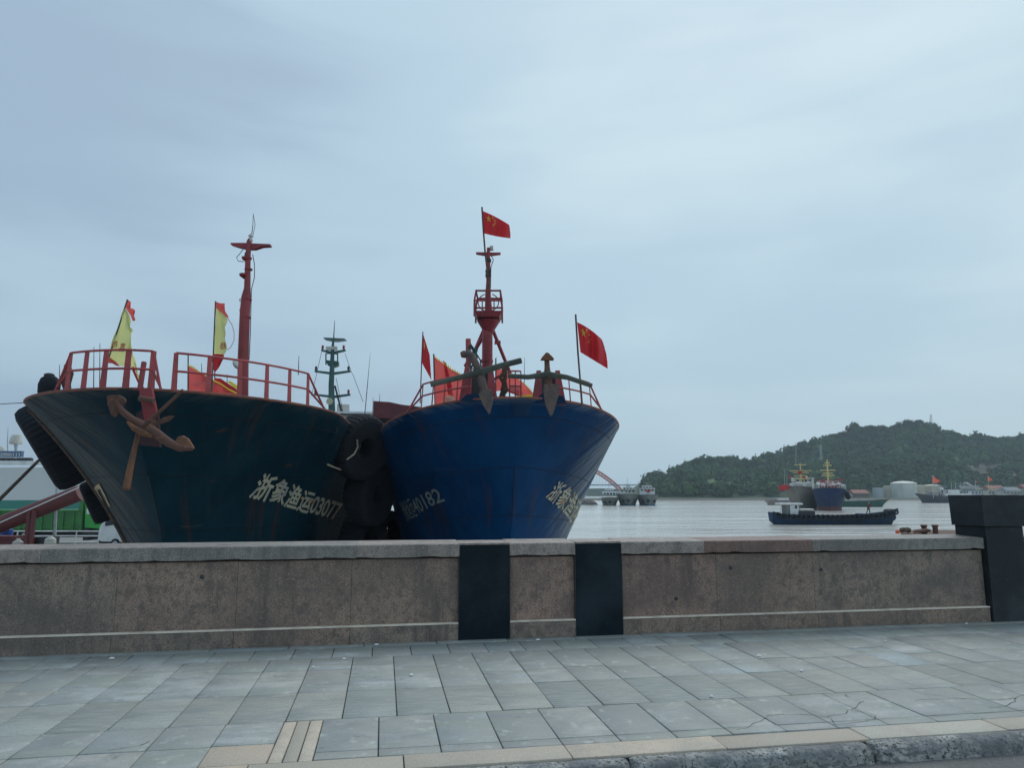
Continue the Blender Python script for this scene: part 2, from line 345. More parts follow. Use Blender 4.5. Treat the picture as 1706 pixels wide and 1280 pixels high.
# ================================================================== PARAPET WALL
def granite(name, base, dk, lt, pale=None):
    return mat(name, base, .6, var=[((1.1, 1.1, 1.6), dk, .40, .64, 6), ((14, 14, 11), (dk[0]*.8, dk[1]*.82, dk[2]*.85), .48, .66, 5), ((3.5, 3.5, .35), (dk[0]*.62, dk[1]*.64, dk[2]*.68), .55, .68, 5), ((75, 75, 75), (dk[0]*.6, dk[1]*.6, dk[2]*.6), .50, .66, 2), ((95, 95, 95), lt, .58, .74, 2), ((5, 5, 5), (dk[0]*.8, dk[1]*.8, dk[2]*.8), .56, .74, 4)], bump=(90, .15, .002))
gr = [granite('brown_granite', (.335, .235, .178), (.18, .13, .108), (.46, .35, .295)), granite('rosy_granite', (.36, .235, .18), (.19, .128, .108), (.48, .34, .29)), granite('grey_granite', (.31, .228, .178), (.165, .13, .11), (.43, .335, .29))]
grc = [granite('pale_coping_granite', (.36, .295, .26), (.23, .19, .168), (.50, .43, .39)), granite('grey_coping_granite', (.28, .25, .225), (.19, .17, .155), (.42, .385, .355)), granite('red_coping_granite', (.235, .14, .115), (.17, .105, .09), (.36, .25, .21))]
black = mat('polished_black_granite', (.004, .012, .017), .35, spec=.15, var=[((1.5, 1.5, 1.5), (.02, .03, .04), .45, .7, 5), ((80, 80, 80), (.03, .04, .05), .6, .75, 2)], bump=(3, .05, .01))
blackm = mat('matt_black_granite', (.016, .022, .026), .55, spec=.25, var=[((1.5, 1.5, 1.5), (.045, .055, .062), .45, .7, 5), ((80, 80, 80), (.07, .08, .085), .6, .75, 2), ((3, 3, 1), (.06, .07, .075), .6, .8, 5)], bump=(3, .05, .01))
strip = mat('pale_ledge', (.80, .69, .57), .8, var=[(6, (.60, .50, .42), .45, .65)])
wl = thing('parapet_wall', 'long low brown granite parapet wall with pale coping along the waterfront pavement', 'wall', WO)
def seg(a0, a1, cuts): c = [a0]+[x for x in cuts if a0 < x < a1]+[a1]; return list(zip(c[:-1], c[1:]))
secs = [(-14, -.262), (.287, 1.03), (1.562, 6.25), (6.87, 24)]
pc = list(np.arange(-13.2, -4.2, 1.16))+[-3.70, -2.55, -1.40]+list(np.arange(7.9, 23, 1.1))+[2.72, 3.95, 5.1]
cc = list(np.arange(-13.5, -3.0, 1.3))+[-2.35, -1.36]+[2.56, 3.93]+list(np.arange(8.2, 23, 1.2))
rg = random.Random(5)
g = .0012
for (s0, s1) in secs:
    for i, (a0, a1) in enumerate(seg(s0, s1, pc)):
        MB().wbox(a0+g, a1-g, .055, .16, .18, .85).build('wall_panel', gr[rg.choice([0, 0, 1, 2])], wl, bevel=.0012)
        MB().wbox(a0+g, a1-g, 0, .16, -.01, .165).build('plinth_stone', gr[rg.choice([0, 2])], wl, bevel=.004)
    MB().wbox(s0, s1, -.006, .16, .1655, .1795).build('ledge', strip, wl, bevel=.003)
    MB().wbox(s0, s1, .163, .46, -.2, .98).build('wall_core', gr[2], wl)
    for (a0, a1) in seg(s0, s1, cc):
        mi = 2 if abs(a0-2.56) < .01 else (1 if a0 > 3 else rg.choice([0, 1, 0]))
        # coping stone with a chipped lower edge
        n = max(int((a1-a0)/.05), 2); V = []; ch = [0]*(n+1)
        for q in range(2):
            c_ = rg.randrange(0, n); wd = rg.choice([1, 2, 3])
            for t_ in range(-wd, wd+1):
                if 0 <= c_+t_ <= n: ch[c_+t_] = max(ch[c_+t_], rg.uniform(.004, .018)*(1-abs(t_)/(wd+1)))
        mb = MB(); vs = []
        for i in range(n+1):
            a = a0+g+(a1-a0-2*g)*i/n; c_ = ch[i]
            vs += [W(a, -.0+c_*.2, .868+c_+rg.uniform(0, .002)), W(a, .0, .995), W(a, .008, 1.004), W(a, .5, 1.02), W(a, .5, .87)]
        fs = [(i*5+j, i*5+(j+1) % 5, (i+1)*5+(j+1) % 5, (i+1)*5+j) for i in range(n) for j in range(5)]
        fs += [(0, 1, 2, 3, 4), tuple(n*5+j for j in (4, 3, 2, 1, 0))]
        mb.add(vs, fs).build('coping_stone', grc[mi], wl)
for (a0, a1) in ((-.262, .285), (1.032, 1.56)):
    MB().wbox(a0+.001, a1-.001, -.012, .5, -.01, .99).build('pilaster', black, wl, bevel=.004)
    MB().wbox(a0+.001, a1-.001, -.006, .5, .992, 1.012).build('coping_stone', grc[0], wl, bevel=.002)
    for x in (a0-.009, a1+.001): MB().wbox(x, x+.008, -.006, .05, .0, .86).build('edge_strip', M['dark'], wl)
# bolt holes in the panels
for a, z in ((-2.9, .70), (2.9, .69), (4.05, .65), (2.22, .36)):
    MB().lathe(W(a, .056, z), [(.014, 0), (.022, .0), (.022, -.006), (.012, -.008)], 10, NV).build('bolt_hole', M['dark'], wl)
pl = thing('end_pillar', 'tall square black granite pillar with block cap at the right end of the parapet', 'pillar', W(6.55, .25, 0))
MB().wbox(6.262, 6.80, -.03, .458, -.01, 1.138).build('shaft', blackm, pl, bevel=.004)
capm = MB(); lo, hi = (6.20, 6.845, -.085, .485), (6.212, 6.86, -.07, .475)
capm.hexa([W(a, b, 1.141) for a, b in ((lo[0]+.02, lo[2]+.02), (lo[1]-.02, lo[2]+.02), (lo[1]-.02, lo[3]-.02), (lo[0]+.02, lo[3]-.02))]+[W(a, b, 1.525) for a, b in ((hi[0], hi[2]), (hi[1], hi[2]), (hi[1], hi[3]), (hi[0], hi[3]))])
capm.build('cap', blackm, pl, bevel=.006)

# ================================================================== WATER
wm = bpy.data.materials.new('muddy_water'); wm.use_nodes = True; t = wm.node_tree; b = t.nodes['Principled BSDF']
b.inputs['Base Color'].default_value = (.33, .30, .26, 1); b.inputs['Roughness'].default_value = .12; b.inputs['IOR'].default_value = 1.33
tcn = nn(t, 'ShaderNodeTexCoord'); hs = None
for i, (sc, wgt) in enumerate([((.035, .11, 1), 1.8), ((.16, .42, 1), .8), ((.9, 1.8, 1), .22)]):
    mpn = nn(t, 'ShaderNodeMapping'); mpn.inputs['Scale'].default_value = sc; mpn.inputs['Rotation'].default_value = (0, 0, .2+i*.25); t.links.new(tcn.outputs['Object'], mpn.inputs[0])
    nz = nn(t, 'ShaderNodeTexNoise'); nz.inputs['Scale'].default_value = 1; nz.inputs['Detail'].default_value = 3; t.links.new(mpn.outputs[0], nz.inputs['Vector'])
    h = mth(t, 'MULTIPLY', nz.outputs['Fac'], wgt); hs = h if hs is None else mth(t, 'ADD', hs, h)
bn = nn(t, 'ShaderNodeBump'); bn.inputs['Strength'].default_value = .55; bn.inputs['Distance'].default_value = .75; t.links.new(hs, bn.inputs['Height']); t.links.new(bn.outputs[0], b.inputs['Normal'])
mpn = nn(t, 'ShaderNodeMapping'); mpn.inputs['Scale'].default_value = (.012, .05, 1); t.links.new(tcn.outputs['Object'], mpn.inputs[0])
nz = nn(t, 'ShaderNodeTexNoise'); nz.inputs['Scale'].default_value = 1; nz.inputs['Detail'].default_value = 5; t.links.new(mpn.outputs[0], nz.inputs['Vector'])
cr2 = nn(t, 'ShaderNodeValToRGB'); cr2.color_ramp.elements[0].position = .35; cr2.color_ramp.elements[0].color = (.58, .55, .50, 1); cr2.color_ramp.elements[1].position = .65; cr2.color_ramp.elements[1].color = (.79, .76, .71, 1)
t.links.new(nz.outputs['Fac'], cr2.inputs[0]); t.links.new(cr2.outputs[0], b.inputs['Base Color'])
wt = MB(); wt.add([(-1100, 2.0, ZW), (1100, 2.0, ZW), (1100, 1240, ZW), (-1100, 1240, ZW)], [(0, 1, 2, 3)]); struct(wt.build('water', wm))
# sea floor / land under the street
lnd = MB(); lnd.hexa([(x, y, z) for z in (-6, -.4) for x, y in ((-1100, -60), (1100, -60), (1100, 2.), (-1100, 2.))]); struct(lnd.build('ground', mat('ground_soil', (.16, .14, .11), .95, var=[(.5, (.1, .09, .07), .4, .6)])))

# ================================================================== SHIP HULLS
BQ = [-0.187, 19.318, 0.166, 2.623, 1.324, 2.242, 3.295, 1.413, 7.355, 3.586, 0.93, 0.479, 6.267, 1.23, 3.0]
LQ = [-7.22, 16.223, 0.116, 3.803, 1.599, 1.91, 3.252, 1.849, 5.424, 4.295, 0.979, 0.596, 5.86, 0.0, 6.654]
def HP(q, side, s, t, LT=24., sr=0.):
    (x0, y0, yaw, Rk, rg_, Bw, Bd, bg_, Lw, Ld, ew, ed, H0, sh, ke) = q
    s = np.asarray(s, float); t = np.asarray(t, float)
    tcl = np.clip(t, 0, None); B = Bw+(Bd-Bw)*tcl**bg_; Lx = Lw+(Ld-Lw)*tcl; ee = ew+(ed-ew)*tcl**ke
    x = np.clip(s/Lx, 0, 1); wd = B*(1-(1-x)**2)**ee
    st = np.clip((s-LT*.72)/(LT*.28), 0, 1); wd = wd*(1-.22*st**2)
    u = Rk*tcl**rg_-s*(1+0*t)
    z = ZW+t*(H0-sh*(1-np.exp(-s/6))+sr*st**2)
    return np.stack([x0+u*math.sin(yaw)+side*wd*math.cos(yaw), y0-u*math.cos(yaw)+side*wd*math.sin(yaw), z+0*s], -1)
def hull_mesh(q, name, m, parent, LT=24., NT=36, NS=90, inner=True, wear=None, sr=0., tmin=-.12, deck_t=.86, loc=None):
    sv = (np.linspace(0, 1, NS)**1.7)*LT; tv = np.concatenate([np.linspace(tmin, 0, 3)[:-1], np.linspace(0, 1, NT)])
    s_, t_ = np.meshgrid(sv, tv); V = []; F = []; WR = []; UVs = []
    nT = len(tv)
    left = HP(q, -1, s_, t_, LT, sr); right = HP(q, 1, s_, t_, LT, sr)
    full = np.concatenate([left[:, ::-1], right[:, 1:]], 1); nC = full.shape[1]
    V = full.reshape(-1, 3); sg = np.concatenate([-s_[:, ::-1], s_[:, 1:]], 1); tt = np.concatenate([t_, t_[:, 1:]], 1)
    idx = np.arange(nT*nC).reshape(nT, nC)
    F = np.stack([idx[:-1, :-1], idx[:-1, 1:], idx[1:, 1:], idx[1:, :-1]], -1).reshape(-1, 4)
    # transom
    tr = np.stack([idx[:-1, 0], idx[1:, 0], idx[1:, -1], idx[:-1, -1]], -1)
    F = np.concatenate([F, tr])
    att = {}
    if wear is not None: wv = wear(sg, tt)
    else: wv = np.zeros_like(sg)
    if inner:   # inner face of the bulwark and the deck
        ti = np.linspace(1, deck_t, 4); s2, t2 = np.meshgrid(sv, ti)
        def shrink(side):
            p = HP(q, side, s2, t2, LT, sr); c = HP(q, 0, s2+1.2, t2, LT, sr); c[..., 2] = p[..., 2]; d = c-p; d /= np.linalg.norm(d, axis=-1, keepdims=True)+1e-9
            return p+d*.05
        inn = np.concatenate([shrink(-1)[:, ::-1], shrink(1)[:, 1:]], 1); k = len(V); V = np.concatenate([V, inn.reshape(-1, 3)])
        ii = np.arange(4*nC).reshape(4, nC)+k
        F = np.concatenate([F, np.stack([idx[-1, :-1], idx[-1, 1:], ii[0, 1:], ii[0, :-1]], -1)])
        F = np.concatenate([F, np.stack([ii[:-1, :-1], ii[:-1, 1:], ii[1:, 1:], ii[1:, :-1]], -1).reshape(-1, 4)])
        h = nC//2; dl = ii[3, :h+1][::-1]; dr = ii[3, h:]
        F = np.concatenate([F, np.stack([dl[:-1], dl[1:], dr[1:], dr[:-1]], -1)[1:]])
        wv = np.concatenate([wv.reshape(-1), np.zeros(4*nC)]); sg = np.concatenate([sg.reshape(-1), np.zeros(4*nC)]); tt = np.concatenate([tt.reshape(-1), np.zeros(4*nC)])
    o = rawmesh(name, V, F, m, parent, True, attrs={'wear': ('POINT', 'FLOAT', wv.reshape(-1))}, uv=np.stack([np.abs(sg.reshape(-1)), tt.reshape(-1)*6], -1), loc=loc)
    o.data.set_sharp_from_angle(angle=R(20)) if hasattr(o.data, 'set_sharp_from_angle') else None
    return o
def rim(q, sig, dz=0., inset=0., LT=24., t=1.):
    sd_ = 1 if sig >= 0 else -1; p = HP(q, sd_, abs(sig), t, LT); c = HP(q, 0, abs(sig)+1.5, t, LT); c[2] = p[2]; d = c-p; d /= np.linalg.norm(d)+1e-9
    r = p+d*inset; r[2] += dz; return r
def rimpath(q, s0, s1, n, **kw):   # equal steps along the rim
    ss = np.linspace(s0, s1, 400); ss = np.sign(ss)*np.abs(ss)
    P = np.array([rim(q, s, **kw) for s in ss]); ln = np.concatenate([[0], np.cumsum(np.linalg.norm(np.diff(P, axis=0), axis=1))])
    return [np.interp(np.linspace(0, ln[-1], n), ln, ss)[i] for i in range(n)]
def rail(q, s0, s1, name, m, parent, h=.75, posts=5, ends=(None, None), inset=.06, r=.022, flat=.07, levels=(1., .52), LT=24., lean=.0):
    sg = rimpath(q, s0, s1, 40)
    for li, lv in enumerate(levels):
        pts = [rim(q, s, h*lv, inset+lean*lv) for s in sg]
        if ends[0] is not None: pts = [rim(q, ends[0], 0.0 if lv == 1 else h*.05, inset)]+pts
        if ends[1] is not None: pts = pts+[rim(q, ends[1], 0.0 if lv == 1 else h*.05, inset)]
        MB().tube(pts, r, 8).build(name+'_bar', m, parent, True)
    for s in rimpath(q, s0, s1, posts):
        p0 = rim(q, s, -.02, inset); p1 = rim(q, s, h, inset+lean); d = rim(q, s+.05, 0, inset)-rim(q, s-.05, 0, inset); d /= np.linalg.norm(d)
        nrm = np.array([-d[1], d[0], 0])
        MB().hexa([p0-d*flat*.6-nrm*.008, p0+d*flat*.6-nrm*.008, p0+d*flat*.6+nrm*.008, p0-d*flat*.6+nrm*.008, p1-d*flat*.45-nrm*.008, p1+d*flat*.45-nrm*.008, p1+d*flat*.45+nrm*.008, p1-d*flat*.45+nrm*.008]).build(name+'_post', m, parent)
# lettering laid on the hull plating
def hull_text(body, q, side, st, m, parent, name='lettering', off=.022, weight=.02, g=1.25):
    """st: rows of (share along the text, s_high, t_high, s_low, t_low) on the plating"""
    st = np.array(st, float)
    cu = bpy.data.curves.new('tmp', 'FONT'); cu.body = body; cu.size = 1; cu.offset = weight; cu.resolution_u = 3
    o = bpy.data.objects.new('tmp', cu); col.objects.link(o); dg = bpy.context.evaluated_depsgraph_get(); dg.update()
    me = bpy.data.meshes.new_from_object(o.evaluated_get(dg)); bpy.data.objects.remove(o); bpy.data.curves.remove(cu)
    bm = bmesh.new(); bm.from_mesh(me)
    xs = [v.co.x for v in bm.verts]; ys = [v.co.y for v in bm.verts]; x0, x1, y0, y1 = min(xs), max(xs), min(ys), max(ys)
    for k in range(1, 60): 
        gm = bm.verts[:]+bm.edges[:]+bm.faces[:]; bmesh.ops.bisect_plane(bm, geom=gm, plane_co=(x0+(x1-x0)*k/60, 0, 0), plane_no=(1, 0, 0))
    for k in range(1, 8):
        gm = bm.verts[:]+bm.edges[:]+bm.faces[:]; bmesh.ops.bisect_plane(bm, geom=gm, plane_co=(0, y0+(y1-y0)*k/8, 0), plane_no=(0, 1, 0))
    offp = locof(parent)
    for v in bm.verts:
        X = (v.co.x-x0)/(x1-x0); Y = (v.co.y-y0)/(y1-y0)
        f = [np.interp(X, st[:, 0], st[:, k]) for k in (1, 2, 3, 4)]; s = f[2]+(f[0]-f[2])*Y; t = f[3]+(f[1]-f[3])*Y
        p = HP(q, side, s, t); ps = HP(q, side, s+.02, t); pt = HP(q, side, s, t+.004); nrm = np.cross(ps-p, pt-p); nrm /= np.linalg.norm(nrm)
        cen = HP(q, 0, s+1, t)
        if np.dot(nrm, p-cen) < 0: nrm = -nrm
        v.co = Vector(p+nrm*off-offp)
    bmesh.ops.recalc_face_normals(bm, faces=bm.faces)
    bm.to_mesh(me); bm.free(); me.name = name; me.materials.clear(); me.materials.append(m)
    o = bpy.data.objects.new(name, me); col.objects.link(o); o.parent = parent; LOC[o.name] = offp; return o

letm = mat('worn_white_lettering', (.40, .39, .29), .8, var=[((2.5, 2.5, 2.5), (.26, .27, .25), .45, .62, 6), ((3, 3, 5), (.36, .17, .07), .60, .66, 6)])
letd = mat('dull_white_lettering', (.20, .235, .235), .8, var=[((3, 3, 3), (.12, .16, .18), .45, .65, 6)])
leto = mat('ochre_stained_lettering', (.45, .36, .22), .8, var=[((4, 4, 4), (.3, .17, .07), .45, .62, 6)])
lett = mat('worn_yellow_lettering', (.50, .50, .42), .8, var=[((5, 5, 5), (.10, .14, .17), .52, .60, 6), ((3, 3, 3), (.45, .38, .2), .5, .62)])
def hullmat(name, base, dark, scuff_lit, rustlo=.66):  # scuff tone also carries the light painted on the teal port side
    m = mat(name, base, .6, spec=.08, var=[((.35, .35, .5), dark, .42, .66, 5), ((1.1, 1.1, .35), (base[0]*1.4+.004, base[1]*1.3, base[2]*1.2), .5, .75, 4),
        ((.22, 4.2, 1), scuff_lit, .36, .60, 5, 'wear', 'UV', (0, 0, R(-52))), ((.3, 11, 1), (scuff_lit[0]*1.5, scuff_lit[1]*1.45, scuff_lit[2]*1.4), .56, .70, 4, 'wear', 'UV', (0, 0, R(-48))),
        ((1.3, 1.3, 2.2), (.075, .03, .018), rustlo, rustlo+.045, 8), ((.9, .9, 5), (.06, .065, .06), .67, .72, 6)], bump=((1.1, 1.1, 1.1), .45, .14, 3))
    t = m.node_tree; b = t.nodes['Principled BSDF']; tcn = nn(t, 'ShaderNodeTexCoord')
    # plate seams as raised weld beads, slightly rusty
    bk = nn(t, 'ShaderNodeTexBrick'); mpn = nn(t, 'ShaderNodeMapping'); mpn.inputs['Scale'].default_value = (1, 1, 1); t.links.new(tcn.outputs['UV'], mpn.inputs[0]); t.links.new(mpn.outputs[0], bk.inputs['Vector'])
    bk.inputs['Scale'].default_value = 1; bk.inputs['Brick Width'].default_value = 3.1; bk.inputs['Row Height'].default_value = 1.12; bk.inputs['Mortar Size'].default_value = .016; bk.inputs['Mortar Smooth'].default_value = .6
    b2 = nn(t, 'ShaderNodeBump'); b2.inputs['Strength'].default_value = 1.0; b2.inputs['Distance'].default_value = .03; t.links.new(bk.outputs['Fac'], b2.inputs['Height'])
    old = b.inputs['Normal'].links[0].from_socket; t.links.new(old, b2.inputs['Normal']); t.links.new(b2.outputs[0], b.inputs['Normal'])
    cur = b.inputs['Base Color'].links[0].from_socket
    # rust runs down the plating (UV: along the hull, up the hull)
    mp2 = nn(t, 'ShaderNodeMapping'); mp2.inputs['Scale'].default_value = (5.5, .42, 1); t.links.new(tcn.outputs['UV'], mp2.inputs[0]); nz = nn(t, 'ShaderNodeTexNoise'); nz.inputs['Scale'].default_value = 1; nz.inputs['Detail'].default_value = 6; t.links.new(mp2.outputs[0], nz.inputs['Vector'])
    mr = nn(t, 'ShaderNodeMapRange'); mr.inputs['From Min'].default_value = .56; mr.inputs['From Max'].default_value = .72; mr.inputs['To Max'].default_value = .65; t.links.new(nz.outputs['Fac'], mr.inputs['Value'])
    x = nn(t, 'ShaderNodeMixRGB'); t.links.new(mr.outputs[0], x.inputs[0]); t.links.new(cur, x.inputs[1]); x.inputs[2].default_value = (.055, .03, .022, 1)
    y = nn(t, 'ShaderNodeMixRGB'); t.links.new(mth(t, 'MULTIPLY', bk.outputs['Fac'], .35), y.inputs[0]); t.links.new(x.outputs[0], y.inputs[1]); y.inputs[2].default_value = (.03, .035, .04, 1)
    t.links.new(y.outputs[0], b.inputs['Base Color']); return m
# ------------------------------------------------------------------ blue ship
blue = thing('fishing_ship', 'large deep blue steel fishing ship seen bow on, number ending 40182', 'fishing ship', (BQ[0], BQ[1], ZW))
def wearB(s, t):
    x = np.where(s > 0, s, 0); return np.clip((x-1.0)/1.6, 0, 1)*np.clip((t-.30)/.3, 0, 1)*np.clip(1.7-np.abs(t-.78)*1.6, 0, 1)*1.1+np.clip((t-.985)*40, 0, .6)
hb = hull_mesh(BQ, 'hull', hullmat('deep_blue_hull_paint', (.0, .040, .125), (.0, .024, .080), (.19, .23, .26), .72), blue, wear=wearB)
MB().tube([rim(BQ, s, .0, .02) for s in rimpath(BQ, -22, 22, 160)], .028, 8).build('rim_bar', M['rimrust'], blue, True)
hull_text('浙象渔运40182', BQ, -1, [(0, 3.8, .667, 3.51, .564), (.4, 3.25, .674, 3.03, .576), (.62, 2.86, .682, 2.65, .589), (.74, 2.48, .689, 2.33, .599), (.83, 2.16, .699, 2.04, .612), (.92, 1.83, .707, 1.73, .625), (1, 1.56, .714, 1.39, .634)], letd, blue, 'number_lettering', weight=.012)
hull_text('浙象渔运40182', BQ, 1, [(0, .87, .719, .63, .642), (.15, 1.23, .709, 1.03, .617), (.31, 1.73, .694, 1.56, .591), (.46, 2.31, .677, 2.24, .561), (1, 4.4, .62, 4.2, .50)], letm, blue, 'number_lettering', weight=.018)
rail(BQ, -1.05, -.24, 'railing', M['pinkred'], blue, h=.62, posts=5, ends=(-1.5, None), flat=.025, lean=.05)
rail(BQ, -.02, .012, 'railing', M['pinkred'], blue, h=.78, posts=3, flat=.03, inset=.9)
rail(BQ, .13, .62, 'railing', M['pinkred'], blue, h=.62, posts=4, ends=(None, .95), flat=.025, lean=.05)
# fairlead housings on the bow: black slot between two red cheek plates, with a raised bulwark step
def housing(px, Y, wpx, top, parent):
    sx = wpx*Y/1200
    c = at(px, 655, Y); z0 = at(px, 668, Y)[2]-.1; z1 = at(px, top, Y)[2]
    for i, (dx, wd) in enumerate(((-.5, .09), (.5, .09))):
        x = c[0]+dx*sx
        MB().hexa([(x-wd-(.10 if dx < 0 else 0), c[1]-.05, z0), (x+wd+(.10 if dx > 0 else 0), c[1]-.05, z0), (x+wd+(.10 if dx > 0 else 0), c[1]+.55, z0), (x-wd-(.10 if dx < 0 else 0), c[1]+.55, z0),
                   (x-wd*.6, c[1]+.10, z1), (x+wd*.6, c[1]+.10, z1), (x+wd*.6, c[1]+.4, z1), (x-wd*.6, c[1]+.4, z1)]).build('fairlead_cheek', M['red'], parent, bevel=.01)
    MB().hexa([(c[0]-sx*.42, c[1]+.05, z0), (c[0]+sx*.42, c[1]+.05, z0), (c[0]+sx*.42, c[1]+.4, z0), (c[0]-sx*.42, c[1]+.4, z0), (c[0]-sx*.42, c[1]+.25, z1-.12), (c[0]+sx*.42, c[1]+.25, z1-.12), (c[0]+sx*.42, c[1]+.4, z1-.12), (c[0]-sx*.42, c[1]+.4, z1-.12)]).build('fairlead_slot', M['cable'], parent)
    MB().tube([(c[0]-sx*.5, c[1]+.12, z0+.2), (c[0]+sx*.5, c[1]+.12, z0+.2)], .07, 12).build('fairlead_roller', M['dark'], parent, True)
housing(797, 16.98, 40, 610, blue); housing(914, 17.1, 32, 616, blue)
for (pa, pb, pc_, pd, Y) in (((766, 668), (778, 657), (822, 656), (826, 672), 16.74), ((884, 672), (903, 656), (938, 660), (944, 672), 16.84)):
    MB().prism([at(*pa, Y), at(*pb, Y), at(*pc_, Y), at(*pd, Y)], (0, .22, 0)).build('bulwark_step', hb.data.materials[0], blue)
# side rail panel between housings and the mast step
# ------------------------------------------------------------------ blue ship mast
YM = 19.5
def P(px, py, Y=YM): return at(px, py, Y)
mm = thing_m = None
def mast_tube(name, pts, rpx, Y, m, parent, n=14, smooth=True):
    return MB().tube([at(x, y, Y) for x, y in pts], [r*Y/1200 for r in rpx], n).build(name, m, parent, smooth)
mb = mast_tube('mast', [(811.5, 690), (812, 555), (814, 540), (814, 520), (813, 490), (814, 470), (813.5, 425), (814, 413)], [9.5, 9, 8.5, 6.5, 5, 4.2, 3.2, 3.0], YM, M['red'], blue)
def mpart(mbx, name, m, parent=None, smooth=False): 
    o = mbx.build(name, m, blue, smooth); o.parent = mb; return o
mpart(MB().tube([P(811, 600), P(811, 604)], 11*YM/1200, 14), 'mast_collar', M['red'])
mpart(MB().box(P(829, 571), (.17, .05, .10)), 'mast_bracket', M['red']); 
for a, b_ in (((817, 540), (850, 622)), ((808, 545), (778, 615)), ((806, 560), (775, 610))): mpart(MB().tube([P(*a, YM+.2), P(b_[0], b_[1], YM+1.0)], .05, 8), 'mast_stay_leg', M['pinkred'], smooth=True)
# crow's nest
c = P(814, 520); wx = 22*YM/1200
zb, zt = P(814, 533)[2], P(814, 491)[2]; zm = P(814, 507)[2]
cn = MB().hexa([(c[0]-wx*.85, c[1]-.35, zb), (c[0]+wx*.85, c[1]-.35, zb), (c[0]+wx*.85, c[1]+.35, zb), (c[0]-wx*.85, c[1]+.35, zb), (c[0]-wx*1.03, c[1]-.4, zb+.16), (c[0]+wx*1.03, c[1]-.4, zb+.16), (c[0]+wx*1.03, c[1]+.4, zb+.16), (c[0]-wx*1.03, c[1]+.4, zb+.16)])
mpart(cn, 'lookout_floor', M['red'])
mpart(MB().lathe((c[0], c[1], P(814, 556)[2]), [(.13, 0), (.17, .1), (.33, .36)], 10), 'lookout_cone', M['red'], smooth=True)
cg = MB(); cor = lambda k, z: (c[0]+(-1, 1, 1, -1)[k]*wx*(1.05 if z < zt-.1 else .92), c[1]+(-1, -1, 1, 1)[k]*.4, z)
for k in range(4):
    for z in (zm, zt): cg.box([(cor(k, z)[i]+cor((k+1) % 4, z)[i])/2 for i in range(3)], (abs(cor(k, z)[0]-cor((k+1) % 4, z)[0])+.04, abs(cor(k, z)[1]-cor((k+1) % 4, z)[1])+.04, .045))
    cg.tube([cor(k, zb), cor(k, zm), cor(k, zt)], .028, 6)
cg.tube([(c[0]-wx*.45, c[1]-.4, zb), (c[0]-wx*.45, c[1]-.4, zm)], .018, 6).tube([(c[0]+wx*.45, c[1]-.4, zb), (c[0]+wx*.45, c[1]-.4, zm)], .018, 6)
for k in (-1, 1): cg.tube([(c[0]+k*wx*.8*math.cos(a), c[1]-.2, zm+wx*.7*math.sin(a)) for a in np.linspace(-1.2, 1.2, 7)], .016, 5)
mpart(cg, 'lookout_cage', M['red'])
# horn crosstree, lamps, ladder rungs
ct = MB(); z = P(814, 422)[2]; cc_ = P(814, 422)
ct.prism([P(793, 420), P(793, 422.5), P(808, 425), P(820, 425), P(834, 423), P(834, 420.5)], (0, .1, 0)); mpart(ct, 'crosstree', M['red'])
mpart(MB().lathe(P(819, 417), [(.05, 0), (.06, .03), (.045, .04), (.045, .10), (.06, .11), (.02, .13)], 10), 'mast_lamp', M['offwhite'], smooth=True)
for y in (437, 455, 462): mpart(MB().lathe(P(813.5, y), [(.075, 0), (.085, .01), (.085, .09), (.07, .1)], 10), 'mast_collar', M['dark'])
mpart(MB().tube([P(818, 425, YM-.1), P(822, 433, YM-.1), P(818, 445, YM-.1), P(817, 480, YM-.1)], .012, 5), 'cable', M['cable'])
rgm = MB()
for y in range(560, 655, 8): rgm.tube([P(805, y, YM-.28), P(817, y, YM-.28)], .009, 5)
rgm.tube([P(805, 655, YM-.28), P(805, 556, YM-.28)], .011, 5).tube([P(817, 655, YM-.28), P(817, 556, YM-.28)], .011, 5); mpart(rgm, 'ladder', M['red'])
MB().tube([P(780, 565, 18.8), P(781, 650, 18.8)], .07, 8).build('derrick_post', M['pinkred'], blue, True)
MB().tube([P(779.5, 566, 18.8), P(800, 600, 18.8), P(806, 640, 18.8)], .02, 6).build('derrick_cable', M['cable'], blue)
rope_m = MB()
for k in range(5): 
    rr = random.Random(k); x0 = 784+k*3
    rope_m.tube([P(x0, 578+rr.random()*8, 18.6), P(x0+rr.uniform(-6, 6), 596+rr.random()*6, 18.6), P(x0+rr.uniform(-5, 5), 612, 18.6), P(x0+rr.uniform(-7, 7), 628, 18.6)], .018, 5)
for k in range(7):
    a = k*.9; rope_m.tube([P(787+6*math.cos(a+j), 583+7*math.sin(a*1.3+j*1.1), 18.6) for j in range(5)], .025, 5)
tag(rope_m.build('tangled_rope', M['greenpaint'], loc=P(790, 600, 18.6)), 'tangle of dark green rope hanging beside the red mast of the blue ship', 'rope')
